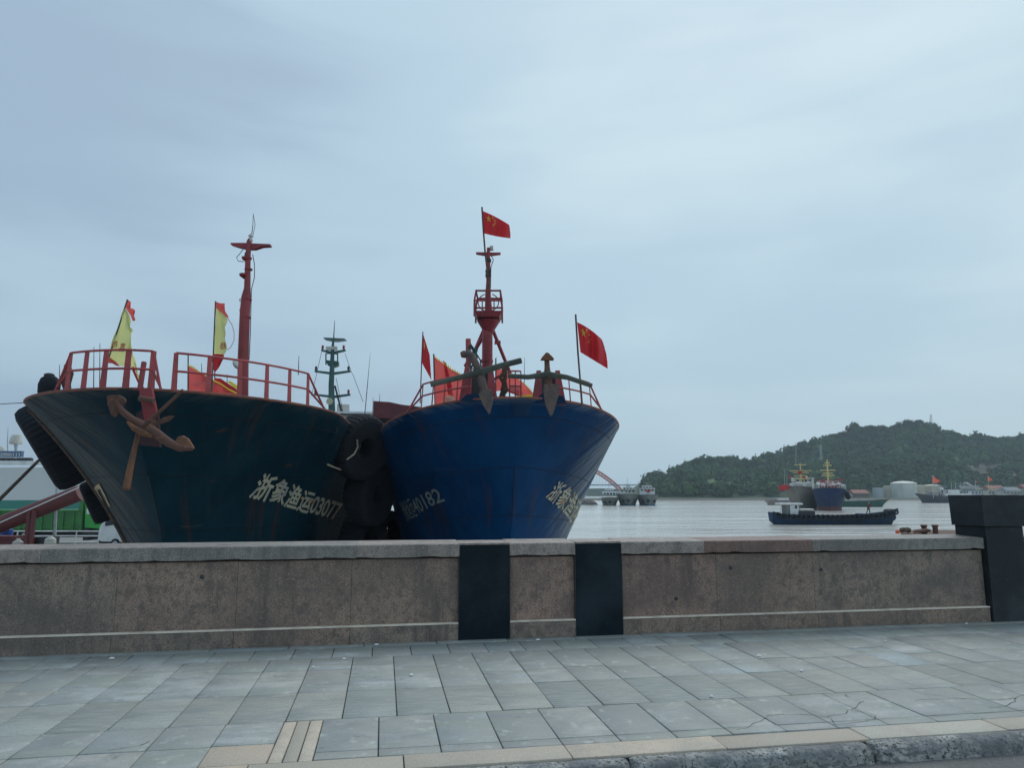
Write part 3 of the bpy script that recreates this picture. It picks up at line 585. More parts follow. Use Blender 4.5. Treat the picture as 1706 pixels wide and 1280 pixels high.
# windlass clutter between the rails (dark vertical bundle, red winch)
rp = MB(); 
for k in range(9):
    rr = random.Random(20+k); rp.tube([P(840+rr.uniform(-4, 4), 608+rr.random()*6, 17.4), P(838+rr.uniform(-6, 6), 630, 17.4), P(840+rr.uniform(-6, 6), 650, 17.4), P(838+rr.uniform(-8, 8), 668, 17.4)], .03, 6)
tag(rp.build('rope_bundle', M['ropemat'], loc=P(840, 640, 17.4)), 'dark rope bundle hanging on the middle rail of the blue bow, between the two anchors', 'rope')
MB().prism([P(818, 632, 17.6), P(845, 618, 17.6), P(846, 621, 17.6), P(818, 637, 17.6)], (0, .1, 0)).build('winch_arm', M['red'], blue)
MB().prism([P(801, 645, 17.5), P(824, 640, 17.5), P(827, 672, 17.5), P(801, 672, 17.5)], (0, .5, 0)).build('mast_step', M['red'], blue, bevel=.01)
MB().tube([at(627, 711, 26), at(639, 723, 26)], .11, 14).build('liferaft_canister', M['white'], blue, True)
# wheelhouse aft (low, behind the bow)
def S(q, s, side=0, z=0., lat=0.):   # point on a ship's axis
    x0, y0, yaw = q[:3]; return np.array([x0-s*math.sin(yaw)+lat*math.cos(yaw), y0+s*math.cos(yaw)+lat*math.sin(yaw), z])
def sbox(q, s0, s1, l0, l1, z0, z1): 
    return MB().hexa([S(q, s, 0, z, l) for z in (z0, z1) for s, l in ((s0, l0), (s0, l1), (s1, l1), (s1, l0))])
dh = sbox(BQ, 15, 21, -2.3, 2.3, 1.5, 4.4).build('wheelhouse', M['offwhite'], blue, bevel=.05)
for k in range(5):
    o = sbox(BQ, 14.97, 15.0, -1.95+k*.8, -1.35+k*.8, 3.2, 4.0).build('wheelhouse_window', M['glass'], blue); o.parent = dh
o = sbox(BQ, 14.6, 21.4, -2.6, 2.6, 4.402, 4.5).build('wheelhouse_roof', M['white'], blue); o.parent = dh
sa = MB(); Ya = 30.; aw = [(622, 668), (650, 670), (668, 674), (700, 678), (722, 690), (722, 699), (622, 698)]
fr = [at(x, y, Ya) for x, y in aw]; sa.prism(fr, (-.5, 3.2, .0)); sa.build('canvas_awning', M['tarp'], blue, bevel=.03)
for x in (624, 652, 690): MB().tube([at(x, 690, Ya+.3), at(x, 740, Ya+.3)], .04, 6).build('awning_post', M['steel'], blue)

# ------------------------------------------------------------------ left ship
leftship = thing('fishing_ship', 'very dark teal fishing ship at left, number ending 03077, huge tyres on its sides', 'fishing ship', (LQ[0], LQ[1], ZW))
def wear_lit_L(s, t):  # port side paled: scuffs plus its sky-lit brightness put into the colour
    x = np.where(s < 0, -s, 0); return np.clip((x-.2)/.8, 0, 1)*np.clip((t-.1)/.2, 0, 1)*.55+np.clip((t-.985)*40, 0, .5)
hl = hull_mesh(LQ, 'hull', hullmat('dark_teal_hull_paint', (.002, .026, .042), (.001, .016, .030), (.095, .105, .10), .655), leftship, wear=wear_lit_L)
MB().tube([rim(LQ, s, .0, .02) for s in rimpath(LQ, -22, 22, 160)], .026, 8).build('rim_bar', M['rimrust'], leftship, True)
# rusty rubbing bar down the port shoulder
for dt in (0,):
    MB().tube([HP(LQ, -1, 2.9-2.0*(1-t)*1.0, t)+np.array([-.03, 0, 0]) for t in np.linspace(.99, .45, 24)], .05, 8).build('rubbing_bar', mat('rusty_rubbing_bar', (.085, .06, .05), .85, var=[(3, (.13, .07, .045), .5, .65), (9, (.05, .05, .05), .5, .6)], bump=(20, .6, .02)), leftship, True)
hull_text('浙象渔运03077', LQ, 1, [(0, 1.76, .769, 1.47, .674), (.074, 1.92, .764, 1.68, .666), (.222, 2.36, .744, 2.19, .647), (.37, 2.81, .725, 2.62, .629), (.52, 3.41, .705, 3.15, .613), (.63, 3.99, .695, 3.66, .599), (.71, 4.69, .689, 4.16, .589), (.79, 5.94, .681, 5.03, .576), (.87, 7.41, .671, 6.35, .561), (.96, 9.07, .659, 7.86, .541), (1, 10.2, .652, 8.85, .531)], letm, leftship, 'number_lettering', weight=.022)
hull_text('浙象渔运03077', LQ, -1, [(0, 8.5, .65, 8.3, .53), (.6, 4.2, .69, 4.0, .59), (1, 1.6, .745, 1.35, .64)], leto, leftship, 'number_lettering', weight=.016)
rail(LQ, -.42, .07, 'railing', M['pinkred'], leftship, h=.70, posts=5, ends=(-.62, .12), flat=.10, lean=.02)
rail(LQ, .20, 2.3, 'railing', M['pinkred'], leftship, h=.70, posts=6, ends=(None, 3.0), flat=.085, lean=.02)
YL = 15.0
lm = mast_tube('mast', [(404.5, 665), (405, 600), (408, 520), (410, 495), (412, 480), (413, 430), (415, 402), (416.5, 398)], [9, 9, 8.5, 8, 5.5, 4.5, 4.2, 3], YL, M['red'], leftship)
def lpart(mbx, name, m, smooth=False): o = mbx.build(name, m, leftship, smooth); o.parent = lm; return o
Q = lambda x, y, Y=YL: at(x, y, Y)
lpart(MB().prism([Q(384, 404.5), Q(384, 407), (Q(396, 411)), Q(412, 414.5), Q(424, 414.5), Q(436, 410.5), Q(450, 409.5), Q(450, 406.5), Q(424, 405.5), Q(414, 404.5)], (0, .12, 0)), 'crosstree', M['red'])
lpart(MB().lathe(Q(417.5, 403), [(.03, 0), (.045, .02), (.045, .05), (.03, .06), (.03, .11), (.055, .12), (.05, .15), (.02, .18)], 12), 'mast_lamp', M['offwhite'], True)
for (x, y) in ((411, 432), (407, 460)):
    lpart(MB().lathe(Q(x, y), [(.02, -.06), (.10, 0), (.11, .04), (.02, .045)], 12), 'lamp_bracket', M['red'], True)
lpart(MB().lathe(Q(411, 430), [(.04, .0), (.05, .02), (.05, .10), (.03, .14)], 12), 'mast_lamp', M['dark'], True)
lpart(MB().tube([Q(418, 400), Q(421, 378), Q(422, 355)], [.012, .008, .004], 5), 'whip_antenna', M['cable'])
lpart(MB().tube([Q(421, 395), Q(425, 375), Q(422, 357)], .006, 5), 'whip_antenna', M['cable'])
lpart(MB().tube([Q(406, 414), Q(400, 422), Q(394, 429), Q(397, 435), Q(407, 436)], .008, 5), 'cable', M['cable'])
lpart(MB().tube([Q(421, 424), Q(424, 440), Q(424, 462), Q(419, 482), Q(417, 560), Q(415, 600)], .009, 5), 'cable', M['cable'])
for y in list(range(498, 655, 17)): lpart(MB().tube([Q(402, y+4), Q(399.5, y+4), Q(399.5, y), Q(403, y)], .010, 5), 'mast_rung', M['red'])
for y, x in ((450, 414), (500, 411), (530, 409.5)): lpart(MB().lathe(Q(x, y), [(.085 if y < 480 else .108, 0), (.085 if y < 480 else .108, .03)], 12), 'mast_band', M['red'])
lf = MB().lathe(Q(396, 606, 14.9), [(.02, .05), (.09, .04), (.12, .0), (.10, -.05), (.02, -.06)], 12, (.9, -.3, .35)).build('floodlight', M['white'], leftship, True)
MB().tube([Q(396, 606, 14.9), Q(403, 600, 14.95)], .015, 6).build('floodlight_arm', M['dark'], leftship)
# red bow roller bracket over the stem
YB = 12.33
MB().prism([Q(231, 650, YB), Q(252, 646, YB), Q(256, 668, YB), Q(261, 690, YB), Q(252, 703, YB), Q(240, 700, YB), Q(236, 678, YB)], (0, .08, 0)).build('bow_roller_plate', M['red'], leftship, bevel=.005)
MB().prism([Q(226, 690, YB+.1), Q(244, 678, YB+.1), Q(262, 690, YB+.1), Q(266, 745, YB+.1), Q(232, 742, YB+.1)], (0, .08, 0)).build('hawse_plate', mat('dark_rusty_plate', (.05, .025, .03), .8, var=[(5, (.09, .03, .03), .45, .65)]), leftship)
MB().tube([Q(232, 664, YB-.12), Q(256, 668, YB-.12)], .05, 12).build('bow_roller', M['rust'], leftship, True)
MB().tube([Q(240, 604, 12.65), Q(233, 650, 12.5)], .045, 6).build('roller_stanchion', M['red'], leftship)
# wheelhouse and green signal mast of the left ship, far aft
YG = 36.
G = lambda x, y, Y=YG: at(x, y, Y)
lh = sbox(LQ, 19.5, 25, -2.2, 2.4, 1.0, 5.45).build('wheelhouse', M['offwhite'], leftship, bevel=.05)
o = sbox(LQ, 19.2, 25.3, -2.4, 2.6, 5.452, 5.55).build('wheelhouse_roof', M['white'], leftship); o.parent = lh
for k in range(5): 
    o = sbox(LQ, 19.46, 19.5, -1.9+k*.85, -1.25+k*.85, 4.2, 5.0).build('wheelhouse_window', M['glass'], leftship); o.parent = lh
MB().hexa([(p[0], p[1], p[2]) for p in (G(561, 690), G(583, 690), G(583, 690, 37), G(561, 690, 37), G(562, 673), G(582, 674), G(582, 674, 37), G(562, 673, 37))]).build('deck_locker', M['offwhite'], leftship, bevel=.03)
MB().lathe(G(630, 712), [(.22, 0), (.24, .1), (.24, .75), (.2, .92), (.1, 1.0)], 16).build('radome', M['offwhite'], leftship, True)
MB().lathe(G(549, 669, 35.4), [(.05, -.1), (.16, -.1), (.16, .1), (.05, .1)], 18, (.3, -1, 0)).build('horn_lamp', mat('cream_lamp', (.5, .45, .33), .5), leftship, True)
gm_ = mast_tube('signal_mast', [(553, 700), (552, 640), (553, 620), (554, 585), (555, 570), (556, 563)], [6, 4.6, 4.2, 3, 1.8, 1.5], YG, M['greenpaint'], leftship)
def gpart(mbx, name, m, smooth=False): o = mbx.build(name, m, leftship, smooth); o.parent = gm_; return o
gpart(MB().prism([G(539, 562.5), G(574, 564), G(574, 565), G(560, 567), G(552, 567), G(539, 564)], (0, .5, 0)), 'mast_platform', M['greenpaint'])
for (xa, xb, y) in ((535, 575, 584), (524, 583, 619), (523, 583, 658)):
    gpart(MB().prism([G(xa, y-2), G(xa, y+1), G(551, y+5), G(558, y+5), G(xb, y+1), G(xb, y-2), G(558, y+1), G(551, y+1)], (0, .15, 0)), 'crosstree', M['greenpaint'])
    for x in (xa+2.5, xb-2.5): gpart(MB().lathe(G(x, y-2), [(.05, 0), (.06, .05), (.06, .15), (.04, .2)], 10), 'signal_lamp', M['red'] if y < 600 or (y > 650 and x > 560) else M['dark'], True)
gpart(MB().box(G(552.5, 580.5), (.55, .2, .16)), 'radar_scanner', M['offwhite'])
gpart(MB().tube([G(556, 563), G(557.5, 534)], [.03, .012], 6), 'whip_antenna', M['dark'])
bk = MB(); 
for x in (543, 562.5): bk.tube([G(x, 608), G(x, 589)], .035, 6)
bk.tube([G(543, 589), G(562.5, 590)], .03, 6).prism([G(542, 600), G(563, 602), G(563, 609), G(556, 612), G(546, 609)], (0, .3, 0)); gpart(bk, 'lookout_cage', M['greenpaint'])
for a, b2 in (((536, 586), (519, 660)), ((587, 622), (605, 670)), ((560, 630), (572, 690)), ((575, 590), (586, 622))): gpart(MB().tube([G(*a), G(*b2)], .012, 4), 'stay_wire', M['dark'])
gpart(MB().tube([G(558, 643), G(570, 690)], .05, 6), 'back_leg', M['dark'])
# whip antennas
for i, (x0, y0, x1, y1, Y, lab) in enumerate([(606.5, 705, 617, 588, 34, 'tall thin whip antenna leaning right between the two big bows'), (621, 700, 621.5, 662, 34, 'short whip antenna rising by the maroon canvas awning'), (166, 650, 166.5, 572, 17, 'thin whip antenna behind the left rail, right one of a close pair'), (156, 650, 156.5, 578, 17, 'thin whip antenna behind the left rail, left one of a close pair'), (99.5, 645, 99, 608, 17, 'short dark aerial at the far left end of the left ship rail'), (497, 625, 498, 593, 17, 'short aerial by the right part of the left ship rail'), (336, 640, 336, 606, 17, 'short thin aerial over the red text pennant'), (378, 650, 378.5, 624, 17, 'stubby aerial between yellow pennant and red mast'), (632, 690, 632.5, 656, 36, 'faint thin aerial above the white radome')]):
    tag(MB().tube([at(x0, y0, Y), at((x0+x1)/2, (y0+y1)/2, Y), at(x1, y1, Y)], [.022 if Y > 30 else .011, .018 if Y > 30 else .009, .006], 6).build('antenna', M['dark'], loc=at(x0, y0, Y)), lab, 'antenna', 'whip antennas on the fishing ships')
# far mast on blue ship side
for i, (x, y0, y1) in enumerate([(873, 662, 596), (826, 660, 595), (757, 600, 596)][:2]):
    tag(MB().tube([at(x, y0, 24), at(x+1, y1, 24)], [.02, .006], 6).build('antenna', M['dark'], loc=at(x, y0, 24)), ['thin aerial behind the rail left of the right-hand blue ship anchor', 'thin dark pole right beside the red mast of the blue ship'][i], 'antenna', 'whip antennas on the fishing ships')

# ================================================================== ANCHORS
def palm(pts, th, name, m, parent, curve=.0):  # a fluke plate from an outline
    return MB().prism(pts, th).build(name, m, parent, bevel=.012)
# left ship anchor, hung at the stem
YA = 11.95; A = lambda x, y, Y=YA: at(x, y, Y)
an = thing('anchor', 'large rusty stock anchor hanging crosswise on the bow of the dark teal ship', 'anchor', A(243, 712))
MB().tube([A(192, 668, YA-.10), A(205, 687, YA-.05), A(222, 700, YA), A(243, 712, YA), A(262, 724, YA), A(280, 737, YA), A(300, 747, YA-.06), A(320, 748, YA-.16)], [.03, .055, .06, .085, .085, .075, .06, .03], 10).build('arms', M['rust'], an, True)
palm([A(177, 660, YA-.12), A(183, 658, YA-.12), A(197, 658.5, YA-.10), A(206, 663, YA-.07), (A(208.5, 669, YA-.06)), A(201, 679, YA-.05), A(196, 687, YA-.05), A(190, 695.5, YA-.06), A(184, 691, YA-.08), A(179, 676, YA-.1)], (.012, .05, .0), 'fluke', M['rust'], an)
palm([A(289, 738, YA-.02), A(296, 728, YA), A(304, 726.5, YA), A(313, 731, YA-.05), A(321, 744, YA-.15), A(323, 748, YA-.17), A(315, 751.5, YA-.15), A(300, 750, YA-.1)], (.0, .05, .01), 'fluke', M['rust_lit'], an)
MB().tube([A(212, 703, YA-.07), A(224, 714, YA-.09), A(240, 722, YA-.09), A(254, 728, YA-.07)], [.02, .05, .055, .02], 10).build('crown', M['rust_lit'], an, True)
MB().tube([A(231, 718, YA+.12), A(226, 740, YA+.05), A(218, 775, YA-.08), A(210.5, 815, YA-.22)], [.035, .04, .05, .058], 12).build('shank', M['rust_lit'], an, True)
MB().tube([A(240, 709, YA-.06), A(262, 690, YA-.12), A(305, 650, YA-.2)], [.045, .032, .026], 10).build('stock', M['rust'], an, True)
palm([A(262, 704, YA+.25), A(268, 697, YA+.25), A(282, 693, YA+.25), A(290, 693.5, YA+.25), A(280, 702, YA+.25), A(266, 707, YA+.25)], (0, .05, 0), 'fluke', M['rust'], an)
MB().tube([A(248, 712, YA+.2), A(262, 703, YA+.25)], .05, 8).build('arms', M['rust'], an, True)
# blue ship anchors
YA2 = 16.1; B2 = lambda x, y, Y=YA2: at(x, y, Y)
a1 = thing('anchor', 'grey brown stock anchor with a long slanting pole stock, left one on the blue bow', 'anchor', B2(797, 618))
MB().tube([B2(772, 592, YA2+.15), B2(780, 588, YA2+.1), B2(787, 595, YA2), B2(793, 607), B2(798, 622), B2(803, 636), B2(807, 652), B2(812, 672), B2(815, 684)], [.05, .075, .08, .085, .095, .095, .085, .05, .03], 10).build('arms', mat('grey_rusty_iron', (.13, .095, .085), .85, var=[(4, (.07, .06, .06), .42, .62), (14, (.2, .12, .08), .55, .7)], bump=(25, .6, .02)), a1, True)
aim = a1.children[0].data.materials[0]
palm([B2(766, 588, YA2+.22), B2(770, 584.5, YA2+.22), B2(777, 585.5, YA2+.22), B2(780, 592, YA2+.2), B2(775, 597, YA2+.2), B2(768, 596, YA2+.22)], (.03, .07, .02), 'fluke', M['rust_lit'], a1)
palm([B2(797, 657, YA2-.12), B2(804, 648, YA2-.1), B2(812, 647, YA2-.1), B2(820, 652, YA2-.12), B2(822.5, 662, YA2-.14), B2(817, 688, YA2-.2), B2(814, 690.5, YA2-.2), B2(805, 676, YA2-.17)], (.0, .05, .0), 'fluke', aim, a1)
MB().tube([B2(718, 641.5, YA2+.1), B2(760, 630.5), B2(800, 620, YA2-.08), B2(840, 608), B2(868, 601, YA2+.1)], [.055, .062, .075, .068, .07], 12).build('stock', M['log'], a1, True)
a2 = thing('anchor', 'upright rusty stock anchor with arrow shaped palms, right one on the blue bow', 'anchor', B2(912, 625))
MB().tube([B2(911, 598, YA2+.15), B2(911.5, 612, YA2+.05), B2(912, 625), B2(914, 640, YA2-.03), B2(918, 660, YA2-.06), B2(918, 680, YA2-.1)], [.06, .065, .085, .08, .065, .03], 10).build('arms', M['rust'], a2, True)
palm([B2(900, 600.5), B2(903, 595), B2(910, 587), B2(914, 588), B2(923, 597), B2(922.5, 600.5), B2(914, 600.5), B2(909, 600.5)], (0, .07, 0), 'fluke', M['rust_lit'], a2)
palm([B2(905, 652, YA2-.12), B2(906, 640, YA2-.1), B2(931, 640, YA2-.1), B2(932, 655, YA2-.12), B2(921, 691, YA2-.2), B2(917, 693.5, YA2-.2), B2(909, 676, YA2-.16)], (0, .05, 0), 'fluke', aim, a2)
MB().tube([B2(847, 626.5, YA2+.15), B2(880, 628.5), B2(912, 624, YA2-.1), B2(945, 629), B2(986, 643, YA2+.1)], [.052, .058, .075, .058, .052], 12).build('stock', M['log'], a2, True)
sl_ = MB()
for k in range(6): sl_.lathe(B2(911+k*.6, 622+k*1.2, YA2-.05), [(.09, -.02), (.105, 0), (.09, .02)], 12, (1, 0, .1*k))
sl_.build('rope_lashing', M['ropemat'], a2, True)

# ================================================================== TYRES
def tyre(name, c, axis, Ro, Wd, lugs, lab, group, hole=.5):
    ax = np.array(axis, float); ax /= np.linalg.norm(ax); ref = np.array([0, 0, 1.]); u = np.cross(ax, ref); u /= np.linalg.norm(u); v = np.cross(ax, u); c = np.array(c, float)
    prof = []; h = Wd/2; Ri = Ro*hole
    for k in range(9): a = -math.pi/2+math.pi*k/8; prof.append((Ro-.14*Ro*(1-math.cos(a)**.5 if math.cos(a) > 0 else 1), h*math.sin(a)))
    prof = [(Ri, -h*.55), (Ri*1.08, -h*.85), (Ro*.8, -h)]+[(Ro*.93, -h*.9), (Ro*.985, -h*.65), (Ro, -h*.3), (Ro, h*.3), (Ro*.985, h*.65), (Ro*.93, h*.9)]+[(Ro*.8, h), (Ri*1.08, h*.85), (Ri, h*.55), (Ri*.97, 0)]
    n = lugs*4; V = []; F = []; m_ = len(prof)
    for i in range(n):
        a = 2*math.pi*i/n; lug = 1 if (i % 4) < 2 else 0
        for j, (r_, hh) in enumerate(prof):
            rr = r_-(0 if lug or not (3 <= j <= 8) else .024*Ro)
            V.append(c+(u*math.cos(a)+v*math.sin(a))*rr+ax*hh)
    F = [(i*m_+j, ((i+1) % n)*m_+j, ((i+1) % n)*m_+(j+1) % m_, i*m_+(j+1) % m_) for i in range(n) for j in range(m_)]
    o = MB().add(V, F).build('tyre', M['rubber'], loc=c); 
    for p in o.data.polygons: p.use_smooth = False
    return tag(o, lab, 'tyre', group)
tyre('t', at(91, 741, 17.3), (-.72, -.44, -.50), 1.10, .86, 46, 'giant black tyre fender hanging off the left shoulder of the teal ship', 'tyre fenders on the ship sides', .52)
tyre('t', at(160, 836, 19.0), (-.74, -.42, -.38), .58, .46, 24, 'smaller ridged tyre below the giant tyre at the left ship side', 'tyre fenders on the ship sides', .5)
tyre('t', at(600, 745, 19.7), (.80, -.55, -.2), .90, .66, 34, 'upper big black tyre in the gap, right of the teal bow rim', 'tyre fenders on the ship sides', .30)
tyre('t', at(616, 823, 20.8), (.92, -.36, -.1), .90, .74, 34, 'lower big black tyre in the gap, right of the number 03077', 'tyre fenders on the ship sides', .3)
tyre('t', at(606, 893, 21.8), (.9, -.35, -.1), .80, .80, 32, 'lowest black tyre beside the teal hull, just above the parapet', 'tyre fenders on the ship sides', .5)
tyre('t', at(645, 885, 27), (.9, -.4, 0), .75, .6, 30, 'tyre low in the gap beside the blue hull', 'tyre fenders on the ship sides', .5)
# ropes that hold the tyres, black deck fender, mooring lines
for i, (pts, r_, m_, lab) in enumerate([
    ([(63, 700, 17.2), (60, 712, 17.1), (57, 720, 17.1)], .018, 'ropemat', 'short grey rope end on the giant tyre, left one of two'),
    ([(66, 700, 17.2), (68, 715, 17.0), (65, 728, 17.0), (67, 736, 17.0)], .02, 'ropemat', 'knotted grey rope hanging on the giant tyre, right one of two'),
    ([(595, 733, 19.0), (596, 745, 19.1), (590, 757, 18.9), (578, 766, 18.7)], .022, 'ropepale', 'pale curved rope on the upper big tyre in the gap'),
    ([(545, 774, 18.0), (554, 778, 18.3), (567, 783, 18.8)], .022, 'ropepale', 'short pale rope end left of the gap tyres'),
    ([(592, 826, 20.4), (605, 821, 20.4), (618, 816, 20.4)], .022, 'ropemat', 'short frayed rope on the lower big tyre in the gap')]):
    tag(MB().tube([at(*p) for p in pts], r_, 6).build('rope', M[m_], loc=at(*pts[0])), lab, 'rope', 'fender ropes on the teal ship')
fb = thing('deck_fender', 'black rounded capped fender standing on the far left rim of the teal ship', 'fender', at(80, 652, 15.2))
MB().lathe(at(81, 655, 15.2), [(.16, -.08), (.205, 0), (.21, .18), (.17, .31), (.09, .37), (.03, .39)], 18).build('body', M['rubber'], fb, True)
MB().lathe(at(82, 627, 15.2), [(.08, -.05), (.10, 0), (.10, .04), (.05, .065)], 14).build('cap', M['dark'], fb, True)
cl_ = MB().tube([at(112, 608, 14.6), at(114, 622, 14.6), at(110, 640, 14.6), at(113, 652, 14.6)], [.06, .10, .09, .07], 8).tube([at(108, 625, 14.5), at(112, 640, 14.5)], .07, 7)
tag(cl_.build('rag', M['ropemat'], loc=at(112, 640, 14.6)), 'dark bundled cloth tied to the left end of the teal ship rail', 'bundle')
tag(MB().tube([at(64, 768, 17.), at(32, 800, 15.5), at(-4, 836, 14.2), at(-60, 880, 13)], .035, 8).build('mooring_rope', M['ropemat'], loc=at(64, 768, 17)), 'brown mooring rope running down left from the giant tyre', 'rope')
tag(MB().tube([at(47, 671, 14.6), at(0, 673.5, 17), at(-60, 673, 22)], .010, 6).build('wire', M['cable'], loc=at(47, 671, 14.6)), 'thin horizontal wire at the far left leaving the teal ship rim', 'wire')

# ================================================================== FLAGS
def flagP(c, Y, amp=.05, waves=1.6, ph=0., dy=.25):
    """c: TL, TR, BR, BL pixels (plus optional bulge lists); returns P(u,v) -> point"""
    TL, TR, BR, BL = [np.array(k, float) for k in c[:4]]; tb = c[4] if len(c) > 4 else 0; bb = c[5] if len(c) > 5 else 0; rb_ = c[6] if len(c) > 6 else 0
    def P_(u, v, off=0.):
        top = TL*(1-u)+TR*u+np.array([0, -tb])*4*u*(1-u); bot = BL*(1-u)+BR*u+np.array([0, bb])*4*u*(1-u)
        p = top*(1-v)+bot*v+np.array([rb_*math.sin(math.pi*v)*u, 0])
        yy = Y+dy*u+amp*math.sin(waves*2*math.pi*u+ph+v*1.4)*min(u*3, 1)+off
        return at(p[0], p[1], yy)
    return P_
def cloth(P_, name, m, parent, nu=26, nv=16, ragged=0., seed=0, mask=None):
    rr = random.Random(seed); rg_ = [1-ragged*rr.random() for _ in range(nv+1)]
    V = [P_(u/nu*(rg_[v] if True else 1), v/nv) for u in range(nu+1) for v in range(nv+1)]
    V2 = [tuple(p+np.array([0, .006, 0])) for p in V]; k = len(V)
    q = [(u*(nv+1)+v, (u+1)*(nv+1)+v, (u+1)*(nv+1)+v+1, u*(nv+1)+v+1) for u in range(nu) for v in range(nv) if mask is None or mask((u+.5)/nu, (v+.5)/nv)]
    return MB().add(V, q).build(name, m, parent, True)
def star(mbx, P_, cu, cv, ru, rv, rot=0., offs=(-.012, .012)):
    for off in offs:
        pts = []
        for k in range(10):
            a = math.pi/2+rot+k*math.pi/5; r_ = 1 if k % 2 == 0 else .40
            pts.append(P_(cu+ru*r_*math.cos(a), cv-rv*r_*math.sin(a), off))
        cpt = P_(cu, cv, off); mbx.add([cpt]+pts, [(0, k+1, (k+1) % 10+1) for k in range(10)])
def china_flag(lab, pole, poler, c, Y, mcl, amp=.05, ph=0., small=True, group='red national flags on poles', waves=1.6):
    base_ = at(*pole[0], Y); t_ = thing('flag', lab, 'flag', base_, group)
    MB().tube([at(x, y, Y) for x, y in pole], poler, 8).build('pole', M['rust'] if poler > .02 else M['dark'], t_, True)
    P_ = flagP(c, Y, amp, waves, ph); cloth(P_, 'flag_cloth', mcl, t_, ragged=.03, seed=len(lab))
    s_ = MB(); star(s_, P_, .20, .26, .10, .17)
    if small:
        for (u, v, r_) in ((.36, .11, .3), (.43, .22, -.4), (.43, .37, .1), (.36, .48, .5)): star(s_, P_, u, v, .034, .055, r_)
    s_.build('stars', M['star'], t_); return t_, P_
china_flag('red flag with five yellow stars at the masthead of the blue ship', [(816, 490), (808, 418), (805, 380), (803, 345)], .024, [(804.5, 351.5), (849, 375), (851, 397), (807, 389), 1.5, 1, 1], 19.3, M['cloth_red'], .14, waves=2.0)
china_flag('red starred flag on a leaning pole at the right rail of the blue ship', [(970, 676), (963, 590), (959, 524)], .022, [(961.5, 537), (1003, 566), (1013, 615), (967, 587), 3, 0, 3], 16.9, M['cloth_red'], .16, 1.0, waves=2.1)
china_flag('narrow folded red flag above the left end of the blue ship rail', [(700, 672), (702.5, 600), (704.5, 553)], .014, [(704.8, 556), (716, 592), (719, 634), (703, 605), 0, 0, 0], 18.2, M['cloth_red'], .03, .4, small=False)
def dragon_edge(P_, n, u0, v0, u1, v1, du, dv, mbx, seed=0, off=-.008):
    rr = random.Random(seed); pts = []
    for i in range(n*2+1):
        f_ = i/(n*2); j = 1 if i % 2 else .35
        pts.append((u0+(u1-u0)*f_+du*j*rr.uniform(.7, 1.3), v0+(v1-v0)*f_+dv*j*rr.uniform(.7, 1.3)))
    inner = [P_(u0+(u1-u0)*i/(n*2), v0+(v1-v0)*i/(n*2), off) for i in range(n*2+1)]; outer = [P_(u, v, off) for u, v in pts]
    k = len(inner); mbx.add(inner+outer, [(i, i+1, k+i+1, k+i) for i in range(k-1)])
def flag_text(body, P_, u0, u1, v0, v1, m, parent, weight=.01, off=-.014):
    cu = bpy.data.curves.new('tmp', 'FONT'); cu.body = body; cu.size = 1; cu.offset = weight; cu.resolution_u = 2
    o = bpy.data.objects.new('tmp', cu); col.objects.link(o); dg = bpy.context.evaluated_depsgraph_get(); dg.update()
    me = bpy.data.meshes.new_from_object(o.evaluated_get(dg)); bpy.data.objects.remove(o); bpy.data.curves.remove(cu)
    n = len(me.vertices); X = np.empty(n*3, np.float32); me.vertices.foreach_get('co', X); X = X.reshape(-1, 3)
    mn, mx_ = X.min(0), X.max(0); offp = locof(parent)
    for v in me.vertices:
        a = (v.co.x-mn[0])/(mx_[0]-mn[0]); b_ = (v.co.y-mn[1])/(mx_[1]-mn[1]); v.co = Vector(P_(u0+(u1-u0)*a, v1+(v0-v1)*b_, off)-offp)
    me.materials.clear(); me.materials.append(m); me.name = 'flag_lettering'
    o = bpy.data.objects.new('flag_lettering', me); col.objects.link(o); o.parent = parent; LOC[o.name] = offp; return o
# yellow pennants on the left ship
def poly_cloth(name, outline, Y, m, parent, dy=.15, amp=.02, seed=0, th=.004):
    pts = [at(x, y, Y+dy*math.sin(x*.15+y*.06+seed)*.3+amp*math.sin(y*.3)) for x, y in outline]
    bm = bmesh.new(); off = locof(parent); vs = [bm.verts.new(Vector(p-off)) for p in pts]; fc = bm.faces.new(vs)
    bmesh.ops.triangulate(bm, faces=[fc]); bmesh.ops.subdivide_edges(bm, edges=bm.edges[:], cuts=2, use_grid_fill=False)
    for v in bm.verts: v.co.y += .02*math.sin(v.co.z*9+v.co.x*7+seed)
    bmesh.ops.triangulate(bm, faces=bm.faces[:])
    me = bpy.data.meshes.new(name); bm.to_mesh(me); bm.free(); me.materials.append(m)
    for p in me.polygons: p.use_smooth = True
    o = bpy.data.objects.new(name, me); col.objects.link(o); o.parent = parent; LOC[o.name] = off; return o
def ZQ(x, y): return (160+x/9.846, 490+y/9.846)
Yf = 14.6
t1 = thing('pennant', 'tattered yellow pennant with red torn edges leaning right over the left rail section', 'flag', at(165, 652, Yf), 'yellow pennants on the teal ship')
MB().tube([at(165, 655, Yf), at(180, 600, Yf), at(212.5, 499, Yf)], .016, 8).build('pole', M['log'], t1, True)
poly_cloth('pennant_cloth', [ZQ(*p) for p in [(472, 215), (500, 260), (545, 330), (575, 410), (578, 470), (555, 545), (600, 570), (608, 605), (570, 640), (563, 780), (540, 880), (515, 950), (610, 990), (650, 1080), (690, 1290), (640, 1260), (575, 1205), (540, 1170), (400, 1180), (320, 1110), (190, 1030), (205, 960), (300, 680), (400, 400)]], Yf+.02, M['cloth_yellow'], t1)
